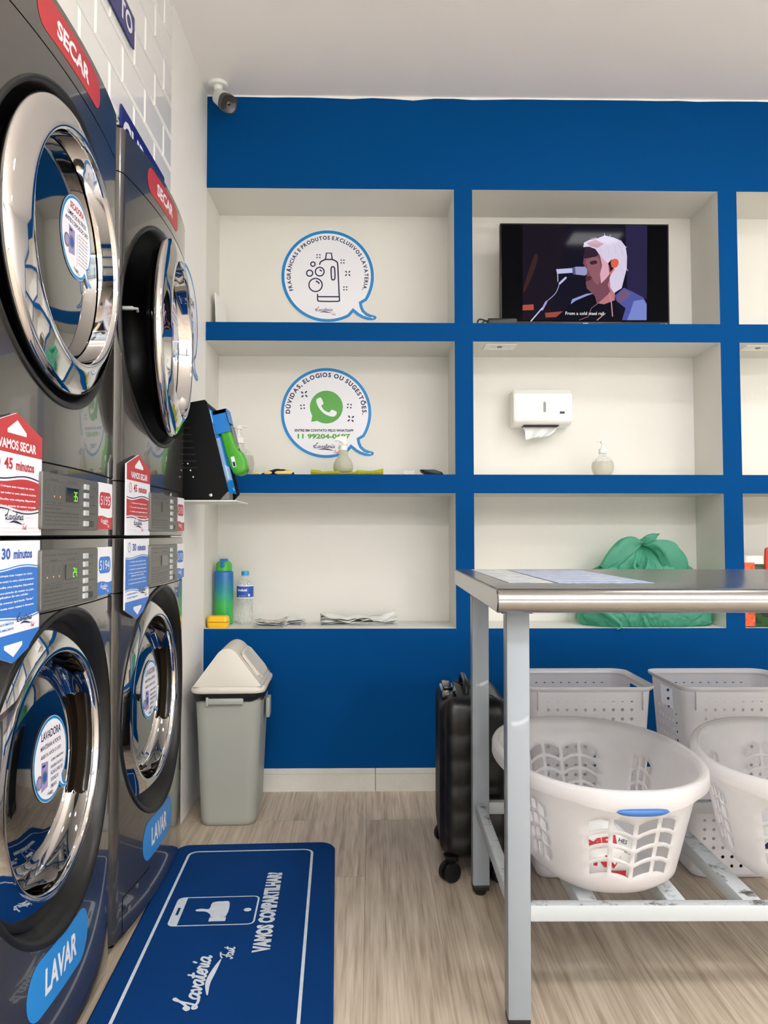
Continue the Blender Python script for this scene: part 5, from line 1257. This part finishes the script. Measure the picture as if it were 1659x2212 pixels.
# ================================================================== GREEN BAG
gb = thing('plastic_bag', 'big knotted green plastic bag filling the lower niche behind the table', 'plastic bag', (1.118, 3.224, ZS[2]))
m = MB().use(M['greenbag']); lv = 60; na = 220; R = []
prof = [(0, .86), (.03, .93), (.10, 1.0), (.25, .97), (.42, .90), (.55, .82), (.64, .72), (.74, .55), (.82, .38), (.89, .22), (.94, .11), (.97, .075)]
def pf_(t):
    for (a, b), (c, d) in zip(prof, prof[1:]):
        if a <= t <= c: return b+(d-b)*(t-a)/(c-a)
    return prof[-1][1]
for i in range(lv+1):
    t = i/lv*.97; row = []
    for k in range(na):
        a = 2*pi*k/na; c, s_ = cos(a), sin(a); ex = 2.6; rr_ = ((abs(c)/.275)**ex+(abs(s_)/.122)**ex)**(-1/ex)
        sc_ = pf_(t); v3 = Vector((c*2.2, s_*2.2, t*3.2)); f_ = noise.noise(v3*1.6)*.05 + abs(noise.noise(v3*3.1+Vector((7, 1, 3))))*.13 + abs(noise.noise(Vector((v3.x*7, v3.y*7, v3.z*4))))*.07 + abs(noise.noise(Vector((v3.x*3+v3.z*4, v3.y*3, 5))))*.06 + .035*t*sin(15*a+5*noise.noise(v3))*min(1, t*2)
        sc_ *= (1-.05+f_) ; off = Vector((-.004*t*8, 0, 0)); rad_ = min(rr_*sc_, rr_*1.0)
        row.append((rad_*c+off.x*(1-t), rad_*s_*(1 if t < .6 else 1), .001+.350*t+(.012*noise.noise(v3*2)*(t > .05))))
    R.append(row)
m.rings(R, cap0=True, cap1=True); m.build('bag_body', gb, 50)
# knot: gathered neck and two crumpled ears folding over
m = MB().use(M['greenbag']); 
def ear(pts, ws, seed):
    R = []
    for i, (p, w) in enumerate(zip(pts, ws)):
        p = Vector(p); row = []
        for k in range(28):
            a = 2*pi*k/28; q_ = Vector((w[0]*cos(a), w[1]*sin(a)*.8, .35*w[0]*sin(a*2+seed)))*(1+.35*noise.noise((a*2+seed, i*.9, 0))+.35*noise.noise((cos(a)*3+seed, sin(a)*3, i*1.3))); row.append(p+q_)
        R.append(row)
    m.rings(catm_rings(R), cap0=True, cap1=True)
def catm_rings(R):
    n = len(R[0]); cols_ = [catmull([tuple(r[k]) for r in R], 4) for k in range(n)]; return [[c[i] for c in cols_] for i in range(len(cols_[0]))]
ear([(-.004, -.02, .325), (-.02, -.03, .345), (-.055, -.03, .335), (-.11, -.035, .290), (-.150, -.03, .225)], [(.024, .03), (.034, .028), (.042, .026), (.046, .024), (.040, .018)], 1)
ear([(.0, -.03, .330), (.025, -.05, .335), (.065, -.06, .315), (.100, -.065, .265), (.120, -.055, .205)], [(.022, .03), (.036, .030), (.048, .030), (.050, .026), (.042, .020)], 4)
ear([(.01, -.02, .335), (.018, -.02, .352), (.030, -.02, .362), (.046, -.02, .368)], [(.02, .02), (.022, .014), (.020, .010), (.012, .006)], 7)
m.build('knot', gb, 80)
m = MB().use(M['greenbag']); m.tube(catmull([(-.05, -.085, .245), (-.068, -.098, .262), (-.075, -.102, .240), (-.060, -.108, .215), (-.035, -.11, .222), (-.020, -.10, .245), (-.010, -.08, .270)], 6), .0075, 10); m.build('handle_loop', gb, 80)
m = MB().use(M['greenbag']); m.tube(catmull([(-.235, -.105, .10), (-.18, -.125, .05), (-.14, -.140, .012), (-.16, -.146, -.003)], 6), [.018*(1-k/20) for k in range(19)], 10); m.build('loose_corner', gb, 80)
# patterned tote bag
M['tote'] = voronoi_mat('green_leaf_print', [(0, (30, 62, 34)), (.44, (44, 84, 40)), (.52, (30, 50, 28)), (.60, (208, 76, 40)), (.66, (226, 96, 48))], 7, .5, (1, 1, 1))
tt = thing('shopping_bag', 'orange and green leaf patterned shopping bag in the niche at the right edge', 'bag', (1.66, 3.222, ZS[2]))
def tb_(z, k): return [(a, b, z) for a, b in rrect(-.178*k, .178*k, -.105*k, .105*k, .02, 4)]
m = MB().use(M['tote']); m.rings([tb_(0, .97), tb_(.004, 1), tb_(.14, 1.01), tb_(.255, .985), tb_(.262, .98), tb_(.255, .96), tb_(.05, .94)], cap0=True, cap1=True)
m.build('bag_body', tt, 40)
M['orange'] = voronoi_mat('orange_pattern_band', [(0, (214, 84, 40)), (.5, (232, 112, 58)), (.55, (196, 66, 34))], 60, .5)
m = MB().use(M['orange']); m.box(-.180, -.140, -.1085, -.103, .004, .256); m.use(M['whitegloss']); A = Art(); A.text('2', -.162, .185, .020, .030, M['whitegloss'], .04); A.text('m', -.160, .145, .024, .026, M['whitegloss'], .05); A.into(m, lambda a, b, c: (a, -.1090-c, b)); m.build('side_panel', tt, 0)
m = MB().use(M['paper']); m.rings([tb_(.250, .99), tb_(.282, .97), tb_(.282, .955), tb_(.250, .955)]); m.build('hem', tt, 0)
for hx_ in (-.09, ): m = MB().use(M['redstrap']); m.tube(catmull([(hx_, -.105, .20+.0), (hx_, -.108, .29), (hx_+.02, -.10, .31), (hx_+.14, -.10, .312), (hx_+.17, -.108, .28), (hx_+.17, -.106, .22)], 5), .010, 6); m.build('strap', tt, 40)

# ================================================================== NICHE DOWNLIGHTS
for x, lb in ((.520, 'square white recessed spotlight in the top of the towel dispenser niche'), (1.575, 'square white recessed spotlight in the top of the niche at the right edge')):
    t = thing('niche_spotlight', lb, 'spotlight', (x, 3.175, 1.7519), 0, 'unlit spotlights in the niche tops')
    m = MB().use(M['white']); m.rings([[(a, b, 0) for a, b in rrect(-.065, .065, -.045, .045, .006, 3)], [(a, b, -.004) for a, b in rrect(-.062, .062, -.042, .042, .005, 3)], [(a, b, -.004) for a, b in rrect(-.040, .040, -.028, .028, .004, 3)], [(a, b, -.0015) for a, b in rrect(-.038, .038, -.026, .026, .004, 3)]], cap1=True); m.build('trim_frame', t, 30)
    m = MB().use(M['greylid']); m.cyl(.010, -.0045, -.0012, (0, 0, 0), 'z', 16); m.build('lamp', t, 30)

# ================================================================== SECURITY CAMERA
cc = thing('security_camera', 'white bullet security camera with black front on the ceiling in the corner', 'security camera', (-.592, 3.015, CEIL))
m = MB().use(M['white']); m.lathe([(0, 0), (.037, 0), (.0375, -.006), (.034, -.011), (.018, -.014), (.0165, -.026), (.015, -.034), (0, -.036)], n=36); m.build('mount', cc, 40)
m = MB().use(M['white']); m.lathe([(0, -.030), (.0135, -.032), (.0155, -.040), (.0135, -.050), (0, -.054)], n=24); m.build('joint', cc, 50)
dir_ = Vector((.42, -.66, -.60)).normalized(); p0 = Vector((.002, -.004, -.050)); up_ = Vector((0, 0, 1)); xx = dir_.cross(up_).normalized(); yy = xx.cross(dir_)
def fr(h, r, n=36, sq=0):
    out = []
    for k in range(n):
        a = 2*pi*k/n; c, s_ = cos(a), sin(a); e = 2+sq; rr_ = (abs(c)**e+abs(s_)**e)**(-1/e)*r; out.append(p0+dir_*h+xx*(rr_*c)+yy*(rr_*s_))
    return out
m = MB().use(M['white']); m.rings([fr(.002, .010), fr(.006, .022), fr(.014, .027, sq=.3), (fr(.020, .0285, sq=.6)), fr(.105, .0300, sq=.9)], cap0=True, cap1=True); bd = m.build('camera_body', cc, 40)
m = MB().use(mat('dark_grey_shroud', (52, 52, 50), .5)); m.rings([fr(.100, .0305, sq=.9), fr(.102, .0315, sq=.9), fr(.137, .0315, sq=.9), fr(.137, .0295, sq=.9), fr(.133, .0290, sq=.9)]); m.build('shroud', cc, 30)
m = MB().use(M['gloss_black']); m.rings([fr(.134, .0292, sq=.9), fr(.1345, .001, sq=.9)], cap0=True, cap1=True); m.build('front_glass', cc, 30)
m = MB().use(M['greylid']); m.rings([fr(.1346, .0085), fr(.1362, .0085), fr(.1362, .0062), fr(.1348, .006)]); m.use(M['gloss_black']); m.rings([fr(.1350, .0061), fr(.1365, .003), fr(.1368, .0005)], cap1=True); m.build('lens', cc, 40)
A = Art(.0001); m = MB(); A.text('intelbras', 0, 0, .034, .0065, M['grey_text'], .0); A.rect(.024, .034, -.022, -.010, M['black'])
def onb(a, b, c):
    th = radians(-25)-b/.0295; return p0+dir_*(.035+a+.02)+(-xx*cos(th)+yy*sin(th)*-1)*(.0310+c)
A.into(m, onb); m.build('body_lettering', cc, 0)

# ================================================================== PAYMENT KIOSK (left wall)
kk = thing('payment_kiosk', 'black slant fronted self service payment terminal on the left wall beside the far dryer', 'payment terminal', (XL, 2.74, 1.104))
# section in x (out of the wall) and z; runs along y
K0, K1 = -.120, .120
sec = [(.0, .0), (.165, .0), (.165, .0), (.177, .031), (.102, .330), (.090, .333), (.0, .318)]
sec = [(.0, .0), (.150, .0), (.160, .012), (.177, .031), (.104, .327), (.098, .333), (.0, .315)]
m = MB().use(M['blackm'])
for y0, y1 in ((K0, K0+.012), (K1-.012, K1)):
    a_ = [m.v((x, y0, z)) for x, z in sec]; b_ = [m.v((x, y1, z)) for x, z in sec]; m.f(a_[::-1]); m.f(b_)
    for i in range(len(sec)): m.f([a_[i], b_[i], b_[(i+1) % len(sec)], a_[(i+1) % len(sec)]])
m.box(.0, .006, K0+.012, K1-.012, 0, .315)
def slab(x0, z0, x1, z1, th, y0, y1):
    d = Vector((x1-x0, 0, z1-z0)).normalized(); n_ = Vector((-d.z, 0, d.x))*th; P4 = [Vector((x0, 0, z0)), Vector((x1, 0, z1)), Vector((x1, 0, z1))+n_, Vector((x0, 0, z0))+n_]
    a_ = [m.v((p.x, y0, p.z)) for p in P4]; b_ = [m.v((p.x, y1, p.z)) for p in P4]; m.f(a_); m.f(b_[::-1])
    for i in range(4): m.f([a_[i], b_[i], b_[(i+1) % 4], a_[(i+1) % 4]])
slab(.0, .312, .098, .330, -.010, K0+.012, K1-.012)
m.build('housing', kk, 0)
def face(a, b, c):   # screen plane: a along the wall (y), b up the slope, c outward
    u_ = Vector((.104-.177, 0, .327-.031)).normalized(); n_ = Vector((u_.z, 0, -u_.x)); p = Vector((.170, 0, .031))+u_*b+n_*(c-.004); return (p.x, a, p.z)
M['ui_blue'] = mat('kiosk_blue_screen', (10, 60, 110), .12, emis=(16, 120, 190), es=.75); M['ui_pale'] = mat('kiosk_pale_screen', (60, 70, 80), .12, emis=(150, 186, 222), es=.8); M['ui_navy'] = mat('kiosk_navy', (10, 16, 50), .2, emis=(12, 24, 84), es=.7)
m = MB().use(M['black']); 
A = Art(.0003); A.rect(K0+.012, K1-.012, 0, .300, M['ui_blue']); A.up(); A.rect(K0+.03, K0+.12, .245, .285, M['ui_pale']); A.rect(K0+.022, K0+.085, .055, .235, M['ui_pale']); A.rect(K0+.026, K0+.081, .10, .16, M['ui_blue']); A.rect(K0+.088, K0+.094, .04, .24, M['ui_navy']); A.rect(K0+.12, K1-.03, .05, .10, M['ui_pale']); A.rect(K1-.06, K1-.035, .012, .022, M['ui_pale'])
A.up(); A.text('Escolha a máquina', K0+.054, .20, .05, .006, M['ui_navy'], .02); A.text('5192  5193', K0+.054, .17, .045, .008, M['ui_navy'], .02); A.text('5194  5195', K0+.054, .08, .045, .008, M['ui_navy'], .02)
A.into(m, face); m.build('touch_screen', kk, 0)
for k in range(8):
    v_ = MB().use(M['rubber']); z_ = .105+.022*k; v_.box(.018, .075-.004*k, K0-.0012, K0+.001, z_, z_+.004); v_.build('vent_slot', kk, 0)
for k in range(4): v_ = MB().use(M['white']); v_.cyl(.0026, 0, .0022, (.035+.009*k, K0, .112-.022*k+.03), 'y', 10); v_.build('status_light', kk, 0) if k else v_.bm.free()
v_ = MB().use(M['chrome']); v_.lathe([(.0026, .0), (.0055, .0), (.0055, .003), (.0026, .0035), (.002, .001), (0, .001)], (.120, K0, .016), 'y', 16); v_.build('lock', kk, 30)
m = MB().use(M['greylid']); m.box(.140, .180, K0+.004, K0+.075, .001, .026, .001); m.build('receipt_slot', kk, 20)
m = MB().use(M['white']); m.box(0, .205, K0-.004, K1+.004, -.005, -.0005, .001); m.build('shelf_plate', kk, 20)
# blue holder + green reader in front of the screen
hd_ = thing('card_reader_holder', 'blue plastic bracket on the payment terminal holding the green card reader', 'bracket', (XL, 2.74, 1.104))
def fbox(m, a0, a1, b0, b1, c0, c1):
    P8 = [m.v(face(a, b, c)) for c in (c0, c1) for a, b in ((a0, b0), (a1, b0), (a1, b1), (a0, b1))]
    for q_ in ((3, 2, 1, 0), (4, 5, 6, 7), (0, 1, 5, 4), (1, 2, 6, 5), (2, 3, 7, 6), (3, 0, 4, 7)): m.f([P8[i] for i in q_])
m = MB().use(M['holder']); fbox(m, -.025, .055, .205, .285, .0012, .006); fbox(m, -.025, -.019, .205, .285, .006, .052); fbox(m, .049, .055, .205, .285, .006, .052); fbox(m, -.025, .055, .272, .285, .006, .052); fbox(m, -.025, .055, .235, .285, .050, .055); m.build('bracket', hd_, 20)
cr_ = thing('card_reader', 'lime green card payment reader hanging in front of the black terminal', 'card reader', (XL, 2.74, 1.104))
m = MB().use(M['lime']); R = []
for b, hw, c0, c1 in ((.052, .026, .040, .056), (.056, .031, .030, .066), (.066, .034, .024, .074), (.095, .035, .018, .078), (.125, .034, .016, .074), (.135, .0335, .015, .062), (.24, .0335, .012, .046), (.262, .032, .013, .044), (.268, .028, .018, .040)):
    R.append([face(.015+a, b, (c0+c1)/2+c) for a, c in rrect(-hw, hw, -(c1-c0)/2, (c1-c0)/2, min(.010, (c1-c0)/2-.001), 5)])
m.rings(R, cap0=True, cap1=True); m.build('reader_body', cr_, 50)
m = MB().use(M['grey_text']); fbox(m, -.010, .040, .150, .225, .054, .0590) ; m.build('reader_screen', cr_, 20)
m = MB().use(M['lcd']); fbox(m, -.004, .034, .136, .143, .0605, .0650); m.build('reader_key', cr_, 20)
m = MB().use(M['whitegloss']); P_ = lambda b, c: face(.015-.0352, b, c)
for (b0, b1, c0, c1, mm) in ((.082, .118, .030, .042, M['whitegloss']), (.084, .100, .032, .040, M['black'])):
    m.use(mm); e_ = .0003 if mm is M['black'] else 0
    P8 = [face(.015-.0353-e_, b, c) for b, c in ((b0, c0), (b0, c1), (b1, c1), (b1, c0))]; m.f([m.v(p) for p in P8])
m.build('rating_label', cr_, 0)

bpy.data.objects.remove(_to, do_unlink=True)
